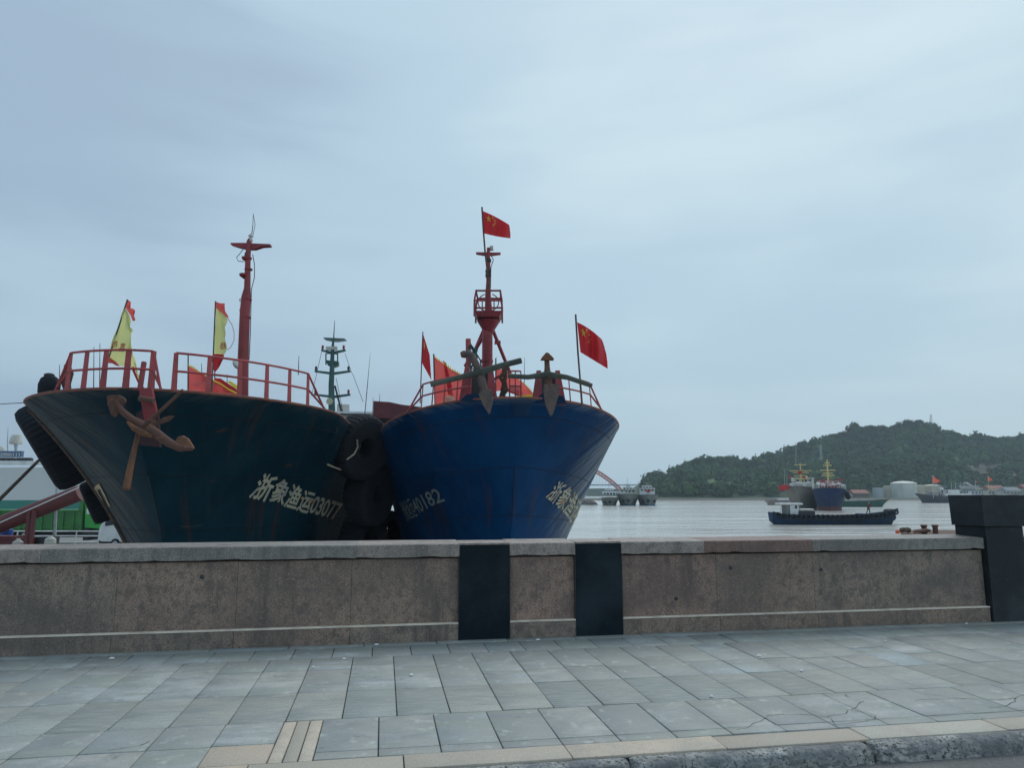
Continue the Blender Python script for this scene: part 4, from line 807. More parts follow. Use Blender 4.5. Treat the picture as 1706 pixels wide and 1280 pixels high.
poly_cloth('torn_border', [ZQ(*p) for p in [(515, 88), (545, 110), (575, 130), (565, 170), (535, 178), (525, 200), (560, 228), (610, 240), (640, 268), (632, 300), (605, 268), (590, 310), (615, 350), (632, 400), (640, 420), (622, 445), (590, 430), (560, 350), (520, 290), (470, 215), (490, 150)]], Yf, M['cloth_pink'], t1, seed=2)
poly_cloth('torn_border', [ZQ(*p) for p in [(170, 1020), (240, 1050), (330, 1110), (405, 1190), (330, 1175), (270, 1140), (200, 1135), (130, 1150)]], Yf, M['cloth_pink'], t1, seed=3)
poly_cloth('torn_tail', [(219, 613), (224, 611), (227, 622), (231, 628), (233, 634), (238, 643), (247, 660), (243, 664), (236, 655), (233, 640), (229, 638), (226, 626)], 12.75, M['cloth_red'], t1, seed=4)
poly_cloth('torn_tail', [(222, 602), (226, 606), (229, 620), (231, 624), (240, 634), (240, 640), (235, 641), (229, 628)], 12.7, M['cloth_yellow'], t1, seed=5)
Pf = lambda c: flagP(c, Yf-.03, 0, 1, 0, 0)
flag_text('恭', Pf([(190, 567), (197, 568), (195, 580), (184, 580)]), 0, 1, 0, 1, M['redprint'], t1)
flag_text('喜', Pf([(201, 571), (210, 572), (207, 586), (197, 586)]), 0, 1, 0, 1, M['redprint'], t1)
flag_text('发', Pf([(211, 586), (222, 587), (221, 595), (211, 594)]), 0, 1, 0, 1, M['redprint'], t1)
t2 = thing('pennant', 'narrow upright yellow pennant with a curved loose cord left of the red mast', 'flag', at(353, 655, Yf), 'yellow pennants on the teal ship')
MB().tube([at(352.5, 656, Yf), at(355, 600, Yf), at(359, 502, Yf)], .014, 8).build('pole', M['log'], t2, True)
poly_cloth('pennant_cloth', [(360.5, 511), (366, 518), (374, 525), (380, 532), (377, 540), (374, 545), (375.5, 555), (374.5, 565), (378, 575), (379, 582), (374, 591), (363, 592), (355, 590), (357, 560), (359, 530)], Yf+.02, M['cloth_yellow'], t2, seed=1)
poly_cloth('torn_border', [(359.5, 502.5), (366, 505), (374, 505), (374, 511), (369, 512), (375, 518), (380, 526), (382, 532), (374, 526), (366, 519), (360, 513)], Yf, M['cloth_pink'], t2, seed=2)
poly_cloth('torn_border', [(355, 590), (374, 591), (373, 598), (366, 602), (364, 606), (364, 613), (357, 621), (353, 612), (353, 600)], Yf, M['cloth_red'], t2, seed=3)
MB().tube([at(x, y, Yf) for x, y in [(380, 532), (386, 540), (390, 553), (390, 567), (385, 578), (379, 583)]], .006, 5).build('loose_cord', M['pinkred'], t2)
flag_text('恭', Pf([(367, 570), (377, 570), (377, 583), (365, 583)]), 0, 1, 0, 1, M['redprint'], t2)
# red text pennants behind the left ship bow
Yp = 16.5
t3 = thing('pennant', 'big pale red pennant with yellow border and pale characters behind the left ship rail', 'flag', at(313, 660, Yp), 'red pennants with yellow borders')
MB().tube([at(313, 668, Yp), at(313.5, 592, Yp)], .015, 8).build('pole', M['dark'], t3, True)
poly_cloth('pennant_cloth', [(313.5, 610), (322, 614), (334, 622), (345, 630), (356, 636), (368, 642), (380, 650), (396, 657), (399, 672), (313, 672)], Yp, M['cloth_pink'], t3)
eb = MB(); ed = [(313.5, 608.5), (322, 612), (334, 621), (345, 628.5), (354, 633), (368, 639.5), (380, 648), (397, 656.5)]
for (p, q_) in zip(ed[:-1], ed[1:]): eb.add([at(p[0], p[1]-1, Yp-.03), at(q_[0], q_[1]-1, Yp-.03), at(q_[0], q_[1]+1.6, Yp-.03), at(p[0], p[1]+1.6, Yp-.03)], [(0, 1, 2, 3)])
eb.build('border', M['star'], t3)
flag_text('一帆风顺', flagP([(312, 634), (360, 638), (358, 648), (311, 644)], Yp-.06, 0, 1, 0, 0), .06, .94, 0, 1, M['paleprint'], t3, .02)
t4 = thing('pennant', 'bright red and yellow pennant tucked between the yellow pennant and the red mast', 'flag', at(357, 660, Yp+.3), 'red pennants with yellow borders')
MB().tube([at(357.5, 665, Yp+.3), at(358, 615, Yp+.3)], .014, 8).build('pole', M['dark'], t4, True)
poly_cloth('pennant_cloth', [(357, 630), (368, 631), (378, 638), (392, 647), (397, 652), (396, 662), (357, 662)], Yp+.3, M['cloth_red'], t4)
poly_cloth('border', [(378, 636), (384, 635), (391, 639.5), (396, 643), (397, 651), (388, 644)], Yp+.35, M['star'], t4)
# blue ship pennants
Yq = 21.
def JZ(x, y): return (620+x*.2813, 540+y*.2813)
t5 = thing('pennant', 'large pale red pennant with ragged yellow upper edge behind the left blue ship rail', 'flag', at(724, 676, Yq), 'red pennants with yellow borders')
MB().tube([at(725, 680, Yq), at(722.5, 590, Yq)], .022, 8).build('pole', M['log'], t5, True)
poly_cloth('pennant_cloth', [(723, 594), (730, 600), (742, 608), (752, 616), (764, 622), (771, 627), (776, 640), (778, 676), (724, 678)], Yq, M['cloth_pink'], t5)
eg = MB(); rr = random.Random(4); ed = [(723, 593), (730, 599), (742, 607), (752, 615), (764, 621), (771, 626)]
for (p, q_) in zip(ed[:-1], ed[1:]):
    for k in range(3):
        f0, f1 = k/3, (k+1)/3; a_ = np.array(p)*(1-f0)+np.array(q_)*f0; b_ = np.array(p)*(1-f1)+np.array(q_)*f1; h_ = rr.uniform(1.5, 3.2)
        eg.add([at(a_[0], a_[1]+1.5, Yq-.03), at(b_[0], b_[1]+1.5, Yq-.03), at((a_[0]+b_[0])/2+.5, (a_[1]+b_[1])/2-h_, Yq-.03)], [(0, 1, 2)])
eg.build('border', M['star'], t5)
poly_cloth('emblem', [(739, 667), (743, 661), (749, 659), (755, 661), (759, 666), (757, 672), (748, 675), (741, 673)], Yq-.08, M['cream'], t5)
poly_cloth('pennant_fold', [(738, 600), (743, 605), (752, 640), (757, 676), (750, 676), (744, 640)], Yq-.02, M['cloth_red'], t5, seed=6)
Yr = 22.
t6 = thing('pennant', 'red pennant with yellow lower edge seen through the middle rail of the blue ship', 'flag', at(825, 665, Yr), 'red pennants with yellow borders')
MB().tube([at(826, 672, Yr), at(826, 597, Yr)], .02, 8).build('pole', M['dark'], t6, True)
poly_cloth('pennant_cloth', [(826, 614), (838, 616), (850, 622), (862, 630), (874, 640), (884, 650), (889, 659), (876, 664), (862, 661), (850, 652), (838, 651), (826, 652)], Yr, M['cloth_pink'], t6)
eg = MB(); ed = [(850, 622), (862, 630), (874, 640), (884, 650), (890, 658)]
for (p, q_) in zip(ed[:-1], ed[1:]):
    for k in range(3):
        f0, f1 = k/3, (k+1)/3; a_ = np.array(p)*(1-f0)+np.array(q_)*f0; b_ = np.array(p)*(1-f1)+np.array(q_)*f1; h_ = rr.uniform(1.2, 2.6)
        eg.add([at(a_[0], a_[1]+1.3, Yr-.03), at(b_[0], b_[1]+1.3, Yr-.03), at((a_[0]+b_[0])/2+.8, (a_[1]+b_[1])/2-h_, Yr-.03)], [(0, 1, 2)])
eg.build('border', M['star'], t6)
poly_cloth('border', [(862, 660), (876, 661), (890, 657), (886, 665), (872, 667)], Yr-.03, M['star'], t6)
flag_text('顺风', flagP([(850, 640), (868, 648), (866, 660), (848, 650)], Yr-.06, 0, 1, 0, 0), 0, 1, 0, 1, M['paleprint'], t6, .02)

# ================================================================== LEFT QUAY
QZ = -1.9
conc = mat('quay_concrete', (.26, .255, .24), .9, var=[(.6, (.18, .175, .165), .45, .65), (6, (.32, .31, .3), .55, .7)], bump=(20, .4, .01))
q_ = MB(); q_.hexa([(x, y, z) for z in (-5, QZ) for x, y in ((-130, 24), (-17, 24), (-19, 58), (-130, 58))]); struct(q_.build('quay', conc))
# dump truck
YT = 50.; T_ = lambda x, y, dy=0.: at(x, y, YT+dy)
gp_ = mat('green_truck_paint', (.05, .21, .055), .5, var=[(1.2, (.04, .16, .05), .45, .65), (5, (.10, .16, .08), .6, .75)])
gc = mat('bright_green_cab_paint', (.035, .36, .05), .3, var=[(2, (.03, .30, .05), .45, .65)], coat=.3)
tk = thing('dump_truck', 'green dump truck with bonneted cab parked on the quay behind the red boom', 'truck', T_(60, 915))
x0, x1 = T_(-60, 860)[0], T_(133, 860)[0]; zt_, zb_ = T_(60, 850)[2], T_(60, 886)[2]
MB().hexa([(x0, YT, zb_), (x1, YT, zb_), (x1, YT+2.4, zb_), (x0, YT+2.4, zb_), (x0-.1, YT-.08, zt_), (x1+.05, YT-.08, zt_), (x1+.05, YT+2.48, zt_), (x0-.1, YT+2.48, zt_)]).build('cargo_box', gp_, tk, bevel=.03)
rbm = MB()
for k in range(11): x = x0+(x1-x0)*(k+.5)/11; rbm.box((x, YT-.09, (zt_+zb_)/2), (.10, .10, zt_-zb_-.1))
rbm.box(((x0+x1)/2, YT-.11, zt_-.05), (x1-x0, .12, .12)).box(((x0+x1)/2, YT-.05, zb_+.25), (x1-x0, .10, .08)).build('side_ribs', gp_, tk)
MB().box((x1+.05, YT+1.2, (zt_+zb_)/2+.45), (.28, 2.5, zt_-zb_+.9)).build('headboard', gp_, tk, bevel=.02)
MB().tube([(x1+.45, YT+.3, zb_-.5), (x1+.45, YT+.3, T_(0, 834)[2])], .12, 10).build('exhaust_stack', M['dark'], tk, True)
MB().box((x1+.45, YT+1.2, zb_+.2), (.35, 2.2, 1.6)).build('cab_gap_frame', M['dark'], tk)
cx0 = T_(140, 875)[0]
def prof_cab(pts, y0, y1): return MB().prism([(p[0], y0, p[1]) for p in [(T_(x, y)[0], T_(x, y)[2]) for x, y in pts]], (0, y1-y0, 0))
cab = prof_cab([(140, 880), (140, 836), (144, 833), (156, 835), (163, 853), (180, 862), (188, 868), (189, 884), (182, 884)], YT+.05, YT+2.35).build('cab', gc, tk, bevel=.05)
o = prof_cab([(144, 854), (144, 839), (155, 839), (161, 854)], YT+.02, YT+.06).build('side_window', M['glass'], tk)
o = prof_cab([(156, 869), (165, 869), (164, 873), (157, 873)], YT+.02, YT+.06).build('side_vent', M['dark'], tk)
MB().box(T_(148.5, 852, -.2), (.34, .08, .42)).build('mirror', M['white'], tk, bevel=.03)
o = prof_cab([(138, 884), (189, 884), (190, 894), (138, 894)], YT, YT+2.4).build('bumper', M['dark'], tk, bevel=.03)
MB().box(((x0+x1)/2, YT+1.2, zb_-.25), (x1-x0, 1.1, .35)).build('chassis', M['dark'], tk)
for px in (8, 42, 178):
    wq = MB().lathe((T_(px, 875)[0], YT+.25, QZ+.52), [(.2, -.2), (.45, -.2), (.52, -.12), (.52, .12), (.45, .2), (.2, .2)], 20, (0, 1, 0)).build('wheel', M['rubber'], tk, True)
    r_ = MB().lathe((T_(px, 875)[0], YT+.04, QZ+.52), [(.05, -.02), (.24, -.02), (.26, .04)], 14, (0, 1, 0)).build('rim', M['steel'], tk, True); r_.parent = wq
# white minivan
YV = 46.; V_ = lambda x, y: at(x, y, YV)
vn = thing('minivan', 'small white minivan half hidden by the teal hull, beside the green truck', 'van', V_(185, 915))
def pv(pts, y0, y1): return MB().prism([(V_(x, y)[0], y0, V_(x, y)[2]) for x, y in pts], (0, y1-y0, 0))
pv([(164, 903), (163.5, 888), (166, 878), (176, 863.5), (182, 861), (262, 860), (266, 870), (266, 905)], YV, YV+1.7).build('body', M['white'], vn, bevel=.05)
pv([(175, 873), (180, 865), (189, 865), (189, 875), (176, 877)], YV-.03, YV+.0).build('side_window', M['glass'], vn)
pv([(194, 865), (258, 865), (258, 875), (194, 876)], YV-.03, YV+.0).build('side_window', M['glass'], vn)
pv([(163.2, 901), (167, 901), (167, 905), (163.2, 905)], YV-.03, YV+1.7).build('bumper', M['dark'], vn)
for px in (194, 250):
    MB().lathe((V_(px, 880)[0], YV+.1, QZ+.31+.02), [(.1, -.14), (.28, -.14), (.31, -.08), (.31, .1), (.1, .1)], 18, (0, 1, 0)).build('wheel', M['rubber'], vn, True)
    MB().lathe((V_(px, 880)[0], YV-.05, QZ+.33), [(.02, -.02), (.16, -.02), (.18, .03)], 12, (0, 1, 0)).build('rim', M['steel'], vn, True)
# red conveyor boom on posts
YC = 36.; bt = thing('conveyor_boom', 'thick dark red steel boom slanting up to the right in front of the green truck', 'boom', at(50, 930, YC))
brm = mat('dull_red_steel', (.14, .03, .032), .6, var=[(2, (.10, .028, .03), .45, .65), (9, (.16, .07, .05), .62, .72)])
MB().tube([at(-90, 910, YC), at(133, 822, YC+1)], .40, 18).build('boom_tube', brm, bt, True)
for px in (45, 53): MB().box((AX(px, YC), YC+.2, (at(px, 850, YC)[2]+QZ)/2), (.16, .16, at(px, 852, YC)[2]-QZ)).build('boom_post', brm, bt)
MB().tube([at(-60, 898, YC-.4), at(133, 812, YC+.6)], .03, 6).build('handrail', M['white'], bt)
# guard rail on the quay edge
YR = 40.; gr_ = thing('guardrail', 'white three bar guard rail along the quay at the far left', 'railing', at(100, 940, YR))
for y, xe in ((885.6, 166), (893.5, 166), (904, 164)): MB().tube([at(-70, y, YR), at(xe, y, YR)], .035, 8).build('rail_bar', M['white'], gr_, True)
for px in (-60, -20, 30, 92, 128, 166): MB().tube([at(px, 885.6, YR), (AX(px, YR), YR, QZ)], .035, 8).build('rail_post', M['white'], gr_, True)
lp = thing('lamp_post', 'thin pale grey post with a short arm, behind the guard rail at left', 'lamp post', (AX(92, 38), 38, QZ))
MB().tube([(at(91, 912, 38)[0], 38, QZ), at(93, 850, 38), at(95.5, 793, 38)], [.10, .07, .05], 10).build('post', M['steel'], lp, True)
MB().tube([at(95.5, 806, 38), at(104, 804, 38), at(113, 798, 38)], .035, 8).build('arm', M['steel'], lp, True)
MB().prism([at(96, 812, 38), at(96, 806, 38), at(104, 804, 38)], (0, .05, 0)).build('bracket', M['steel'], lp)
# odds and ends on the quay
for i, (px, py, w_, h_, mm_, nm, lab) in enumerate([(12, 905, 1.3, .7, 'tarp', 'crate', 'dark red crate below the boom at the far left corner'), (58, 906, 1.0, .6, 'tarp', 'crate', 'dark red crate under the boom posts'), (75, 903, .9, .5, 'dark', 'crate', 'dark crate right of the boom posts')]):
    c = at(px, py, 37); b_ = thing(nm, lab, nm, (c[0], 37, QZ), 'crates under the boom')
    MB().box((c[0], 37, QZ+(c[2]+h_/2-QZ)/2), (w_, .9, c[2]+h_/2-QZ)).build('box', M[mm_], b_, bevel=.02)
    sb_ = MB()
    for k in range(4): sb_.box((c[0], 36.54, QZ+.15+k*(c[2]+h_/2-QZ-.3)/3), (w_+.02, .03, .1))
    sb_.build('slats', M[mm_], b_)
for i, (px, py) in enumerate([(30, 906), (84, 901)]):
    c = at(px, py, 36.3); tag(MB().lathe((c[0], 36.3, c[2]-.25), [(.18, 0), (.26, .12), (.24, .32), (.10, .42), (.07, .5)], 12).build('sack', M['offwhite'], loc=c), ['pale full sack at the foot of the boom, far left', 'pale sack just left of the lamp post'][i], 'sack', 'pale sacks on the quay')
tag(MB().lathe(at(11, 892, 38), [(.25, -.3), (.28, -.28), (.28, .28), (.25, .3)], 14).build('drum', mat('blue_plastic', (.02, .08, .30), .5), loc=at(11, 892, 38)), 'blue plastic drum behind the upper guard rail bar at the far left', 'drum')
# big white ship behind the quay
FQ = [at(330, 800, 66)[0], 68., math.pi/2, 3.0, 1.2, 3.2, 4.4, 1.2, 10, 7, .9, .6, 6.75, .5, 1.2]
fw = thing('patrol_ship', 'big white ship with teal lower hull and a radome behind the truck at far left', 'ship', (FQ[0], FQ[1], ZW))
wmat = bpy.data.materials.new('white_and_teal_hull'); wmat.use_nodes = True; t = wmat.node_tree; b = t.nodes['Principled BSDF']; b.inputs['Roughness'].default_value = .45
ge = nn(t, 'ShaderNodeNewGeometry'); sp = nn(t, 'ShaderNodeSeparateXYZ'); t.links.new(ge.outputs['Position'], sp.inputs[0]); gt = mth(t, 'GREATER_THAN', sp.outputs[2], .93)
x = nn(t, 'ShaderNodeMixRGB'); t.links.new(gt, x.inputs[0]); x.inputs[1].default_value = (.05, .24, .20, 1); x.inputs[2].default_value = (.66, .68, .69, 1); t.links.new(x.outputs[0], b.inputs['Base Color'])
hull_mesh(FQ, 'hull', wmat, fw, LT=62, NT=14, NS=60)
zr_ = at(0, 770, 64)[2]
MB().hexa([(-80, 63.4, zr_-.15), (AX(63, 64)+14, 63.4, zr_-.35), (AX(63, 64)+14, 63.55, zr_-.35), (-80, 63.55, zr_-.15), (-80, 63.4, zr_+.2), (AX(63, 64)+14, 63.4, zr_), (AX(63, 64)+14, 63.55, zr_), (-80, 63.55, zr_+.2)]).build('bulwark', M['white'], fw, bevel=.03)
for px in (4, 13, 22, 33, 42, 50): MB().box(at(px, 766, 65), (.35, .4, .3)).build('deck_fitting', M['dark'], fw)
MB().tube([at(-60, 763, 65), at(55, 763.5, 65)], .05, 6).build('deck_rail', M['white'], fw)
MB().box(at(3, 757, 65.5), (3.8, .3, .55)).build('name_board', mat('slate_blue_board', (.10, .15, .26), .5), fw)
flag_text('浙2900111', flagP([(-12, 754), (35, 754), (35, 761), (-12, 761)], 65.3, 0, 1, 0, 0), .05, .95, 0, 1, M['white'], fw, .015)
ra = MB().lathe(at(26.5, 739, 66), [(.02, .85), (.30, .78), (.47, .55), (.52, .25), (.55, 0), (.50, -.08), (.1, -.1)], 18).build('radome', M['offwhite'], fw, True)
MB().tube([at(26.5, 741, 66), at(26.5, 754, 66)], [.16, .09], 8).build('radome_stalk', M['steel'], fw, True)
MB().tube([at(12.5, 756, 66), at(12.5, 734, 66), at(13.5, 711, 66)], [.05, .04, .015], 6).build('whip_antenna', M['steel'], fw)
MB().hexa([at(-60, 758, 72), at(16, 758, 72), at(16, 758, 76), at(-60, 758, 76), at(-60, 742, 72), at(4, 744, 72), at(4, 744, 76), at(-60, 742, 76)]).build('deckhouse', M['offwhite'], fw, bevel=.1)

# ================================================================== FAR SHORE
def hillmat():
    return mat('hill_ground', (.035, .06, .025), .95, var=[(.03, (.06, .10, .035), .45, .65), (.12, (.02, .04, .02), .5, .7)], attr=None)
ridge = np.array([(700, 833), (1020, 829), (1062, 806), (1085, 797), (1105, 790), (1130, 779), (1150, 772), (1180, 765), (1210, 765), (1240, 770), (1250, 776), (1262, 769), (1290, 759), (1330, 745), (1360, 736), (1400, 724), (1420, 715), (1450, 711), (1475, 716), (1500, 708), (1530, 703), (1555, 708), (1585, 722), (1620, 729), (1660, 731), (1706, 734), (1780, 728), (1860, 740), (1950, 760), (2080, 790), (2200, 826)], float)
def hx(px, Y, z): return (px-853)/1200*(Y*math.cos(PITCH)+(z-EYE)*math.sin(PITCH))
def ridge_y(px): return np.interp(px, ridge[:, 0], ridge[:, 1])
def hillz(px, Y):   # heightfield over (pixel azimuth, distance)
    Yr = 640-90*np.clip((1260-px)/200, 0, 1); Y0 = 412+48*np.clip((px-1330)/90, 0, 1)
    k = np.clip((Y-Y0)/(Yr-Y0), 0, 1); kk = (640-ridge_y(px)-3)/1200; zr = EYE+Yr*(math.sin(PITCH)+kk*math.cos(PITCH))/(math.cos(PITCH)-kk*math.sin(PITCH))
    g_ = k**.85*(1-.25*np.sin(k*3.14))
    n_ = (fbm(px*.018+3, Y*.02, 4, 9)-.47)*16*np.sin(np.clip(k, 0, 1)*3.14)
    z = -1.2+(zr+1.2)*g_+n_*np.clip(zr/20, 0, 1)
    back = np.clip((Y-Yr)/260, 0, 1); return z*(1-back*.7)-back*8
pxs = np.linspace(760, 2200, 220); Ys = np.concatenate([[404, 407], np.linspace(409, 860, 90)])
PX, YY = np.meshgrid(pxs, Ys); ZZ = hillz(PX, YY); ZZ[0] = -3.2; ZZ[1] = -1.4
ddir = lambda px: (px-853)/1200/(math.cos(PITCH)+0)   # horizontal azimuth slope at the horizon
XX = hx(PX, YY, ZZ)
nP = len(pxs); idx = np.arange(len(Ys)*nP).reshape(len(Ys), nP)
F = np.stack([idx[:-1, :-1], idx[:-1, 1:], idx[1:, 1:], idx[1:, :-1]], -1).reshape(-1, 4)
def quarry(px, Y): 
    k = (Y-408)/(640-408); ph = hillz(px, Y); py = 822-(ph-EYE)/Y*1200
    return (np.abs(px-1655-(py-790)*1.2) < 48-np.abs(py-786)*1.0) & (py > 771) & (py < 802)
hm = bpy.data.materials.new('hill_ground'); hm.use_nodes = True; t = hm.node_tree; b = t.nodes['Principled BSDF']; b.inputs['Roughness'].default_value = .95
at_ = nn(t, 'ShaderNodeAttribute', attribute_name='kind_colour'); t.links.new(at_.outputs['Color'], b.inputs['Base Color'])
gcol = np.zeros((len(Ys), nP, 4)); gcol[..., 3] = 1
nz1 = fbm(PX*.05, YY*.06, 4, 2)[..., None]; gcol[..., :3] = np.array([.035, .06, .028])*(.6+nz1)
qm = quarry(PX, YY); gcol[qm, :3] = (np.array([.12, .11, .085])*(.3+1.5*fbm(PX*.16, YY*.12, 4, 31))[..., None])[qm]
def grassy(px, Y):
    ph = hillz(px, Y); py = 822-(ph-EYE)/Y*1200
    return (px > 1085) & (px < 1245) & (py > 787) & (py < 815) & (fbm(px*.02, py*.16, 3, 5) > .40)
gm2 = grassy(PX, YY); gcol[gm2, :3] = (np.array([.095, .15, .055])*(.6+.9*nz1))[gm2]
gcol[:2, :, :3] = np.array([.16, .15, .13])
hill = rawmesh('hill', np.stack([XX, YY, ZZ], -1).reshape(-1, 3), F, hm, smooth=True, attrs={'kind_colour': ('POINT', 'FLOAT_COLOR', gcol.reshape(-1, 4))}); struct(hill)
# woodland: thousands of leafy crowns as one mass
rn = np.random.default_rng(12); NC = 7600
cp = rn.uniform(1074, 2060, NC*2); cY = 412+rn.random(NC*2)**.9*250
cz = hillz(cp, cY); py_ = 822-(cz-EYE)/cY*1200
low = fbm(cp*.01, cY*.01, 2, 4)
keep = (cz > -.5) & (~quarry(cp, cY) | (rn.random(len(cp)) > .72)) & ~(grassy(cp, cY) & (rn.random(len(cp)) > .12)) & ((cz > 2.5) | (cp < 1300)) & (cz > -.9)
cp, cY, cz = cp[keep][:NC], cY[keep][:NC], cz[keep][:NC]
cX = hx(cp, cY, cz); nC = len(cp); LP_ = 54
rad = rn.uniform(1.2, 3.4, nC)*(1+.7*(rn.random(nC) > .90)); sq = rn.uniform(.75, 1.25, nC)
dirs = rn.normal(size=(nC, LP_, 3)); dirs /= np.linalg.norm(dirs, axis=-1, keepdims=True); dirs[..., 2] = np.abs(dirs[..., 2])*.95-.18
rr_2 = rn.uniform(.55, 1.08, (nC, LP_, 1)); lobes = 1+.22*np.sin(dirs[..., :1]*5+np.arange(nC)[:, None, None])+.18*np.sin(dirs[..., 1:2]*6+np.arange(nC)[:, None, None]*2)
cen = np.stack([cX, cY, cz+rad*.55*sq], -1)[:, None]+dirs*rr_2*lobes*rad[:, None, None]*np.array([1, 1, 1.])*np.stack([np.ones(nC), np.ones(nC), sq], -1)[:, None]
sz = rad[:, None, None]*rn.uniform(.20, .42, (nC, LP_, 1))
ta = rn.normal(size=(nC, LP_, 3)); ta -= dirs*np.sum(ta*dirs, -1, keepdims=True); ta /= np.linalg.norm(ta, axis=-1, keepdims=True); tb = np.cross(dirs, ta)
quad = np.stack([cen+ta*sz, cen+tb*sz*.8, cen-ta*sz, cen-tb*sz*.8], 2)
tint = np.array([.042, .075, .034])*(rn.uniform(.65, 1.35, (nC, 1)))+np.array([.018, .022, -.002])*(rn.random((nC, 1)) > .8)
tint = tint*(.45+1.2*fbm(cp*.022, cY*.022, 4, 8))[:, None]*np.array([.95, 1.05, .9])
tc4 = np.ones((nC, LP_, 4, 4)); tc4[..., :3] = np.clip(tint, .006, .2)[:, None, None, :]*rn.uniform(.9, 1.12, (nC, LP_, 1, 1))
fm = bpy.data.materials.new('woodland_foliage'); fm.use_nodes = True; t = fm.node_tree; b = t.nodes['Principled BSDF']; b.inputs['Roughness'].default_value = .8; b.inputs['Specular IOR Level'].default_value = .2
at_ = nn(t, 'ShaderNodeAttribute', attribute_name='kind_colour'); t.links.new(at_.outputs['Color'], b.inputs['Base Color'])
wood = rawmesh('woodland', quad.reshape(-1, 3), np.arange(nC*LP_*4).reshape(-1, 4), fm, attrs={'kind_colour': ('POINT', 'FLOAT_COLOR', tc4.reshape(-1, 4))}); wood['kind'] = 'stuff'
# single trees that stand clear on the ridge
def far_tree(px, py_top, Y, hgt, spread, lab, seed):
    z0 = float(hillz(np.array(float(px)), np.array(float(Y)))); X = float(hx(px, Y, z0+4)); rr = np.random.default_rng(seed)
    ztop = at(px, py_top, Y)[2]; hgt = max(ztop-z0, 4); t_ = thing('tree', lab, 'tree', (X, Y, z0), 'single trees on the ridge')
    m_ = MB().tube([(X, Y, z0-.5), (X+.2, Y, z0+hgt*.4), (X-.1, Y, z0+hgt*.75)], [.35, .25, .12], 7)
    for k in range(5): a = k*1.3; m_.tube([(X, Y, z0+hgt*(.4+.07*k)), (X+math.cos(a)*spread*.7, Y+math.sin(a)*spread*.7, z0+hgt*(.62+.06*k))], [.13, .05], 5)
    m_.build('trunk', mat('bark', (.07, .055, .04), .9) if 'bark' not in bpy.data.materials else bpy.data.materials['bark'], t_)
    n = 520; cl = rr.normal(size=(9, 3))*np.array([spread*.55, spread*.55, hgt*.13])+np.array([X, Y, z0+hgt*.74]); w_ = cl[rr.integers(0, 9, n)]+rr.normal(size=(n, 3))*spread*.24
    w_[:, 2] = np.minimum(w_[:, 2], ztop)
    d1 = rr.normal(size=(n, 3)); d1 /= np.linalg.norm(d1, axis=1, keepdims=True); d2 = np.cross(d1, rr.normal(size=(n, 3))); d2 /= np.linalg.norm(d2, axis=1, keepdims=True); s_ = rr.uniform(.25, .5, (n, 1))
    qd = np.stack([w_+d1*s_, w_+d2*s_*.7, w_-d1*s_, w_-d2*s_*.7], 1); cc2 = np.ones((n, 4, 4)); cc2[..., :3] = np.array([.035, .065, .03])*rr.uniform(.6, 1.4, (n, 1, 1))
    rawmesh('crown', qd.reshape(-1, 3), np.arange(n*4).reshape(-1, 4), fm, t_, attrs={'kind_colour': ('POINT', 'FLOAT_COLOR', cc2.reshape(-1, 4))})
for i, (px, py, sp, lab) in enumerate([(1160, 764, 3.2, 'rounded tree on the low ridge left of the ship pair masts'), (1186, 761, 3.6, 'broad tree topping the first hump of the low ridge'), (1205, 763, 3.0, 'tree on the low ridge just right of its top'), (1228, 763, 3.2, 'airy spreading tree at the right end of the low ridge'), (1246, 769, 2.2, 'small lone tree standing in the dip of the ridge'), (1260, 764, 2.8, 'tree at the foot of the higher ridge, right of the dip'), (1274, 762, 2.6, 'tree on the rising ridge right of the dip'), (1516, 701, 3.0, 'tree on the summit of the high hill'), (1532, 700, 2.6, 'tree right on the summit edge, toward the pylon'), (1696, 727, 3.0, 'tree on the skyline at the right edge of the picture')]):
    far_tree(px, py, 548 if px < 1270 else 632, 8, sp, lab, i)
# pylons
def pylon(px, yb, yt, Y, wd, lab):
    t_ = thing('pylon', lab, 'pylon', at(px, yb, Y), 'pylons on the hill'); B0 = at(px, yb+3, Y); T0 = at(px, yt, Y); hh = T0[2]-B0[2]; m_ = MB()
    for sx in (-1, 1):
        for sy in (-1, 1): m_.tube([B0+np.array([sx*wd, sy*wd, 0]), T0*1.0+np.array([sx*.12, sy*.12, -hh*.12])], .09, 4)
    n = 7
    for k in range(n):
        f0, f1 = k/n*.88, (k+1)/n*.88; w0, w1 = wd*(1-k/n)+.12, wd*(1-(k+1)/n)+.12
        for sx in (-1, 1):
            m_.tube([B0+np.array([-sx*w0, -w0, hh*f0]), B0+np.array([sx*w1, -w1, hh*f1])], .06, 4); m_.tube([B0+np.array([-sx*w0, w0, hh*f0]), B0+np.array([sx*w1, w1, hh*f1])], .06, 4)
    m_.build('lattice_tower', M['steel'], t_); a_ = MB()
    for f_, l_ in ((.62, 1.3), (.76, 1.1), (.88, .8)): a_.tube([B0+np.array([-l_, 0, hh*f_]), B0+np.array([l_, 0, hh*f_])], .10, 4)
    a_.build('crossarms', M['steel'], t_); MB().tube([T0+np.array([0, 0, -hh*.13]), T0], .07, 4).build('tip', M['steel'], t_)
pylon(1551.5, 712, 688, 640, 1.5, 'tall thin lattice pylon on the summit of the high hill')
pylon(1368, 764, 738, 560, .9, 'faint pale pylon halfway up the wooded slope above the ship pair')
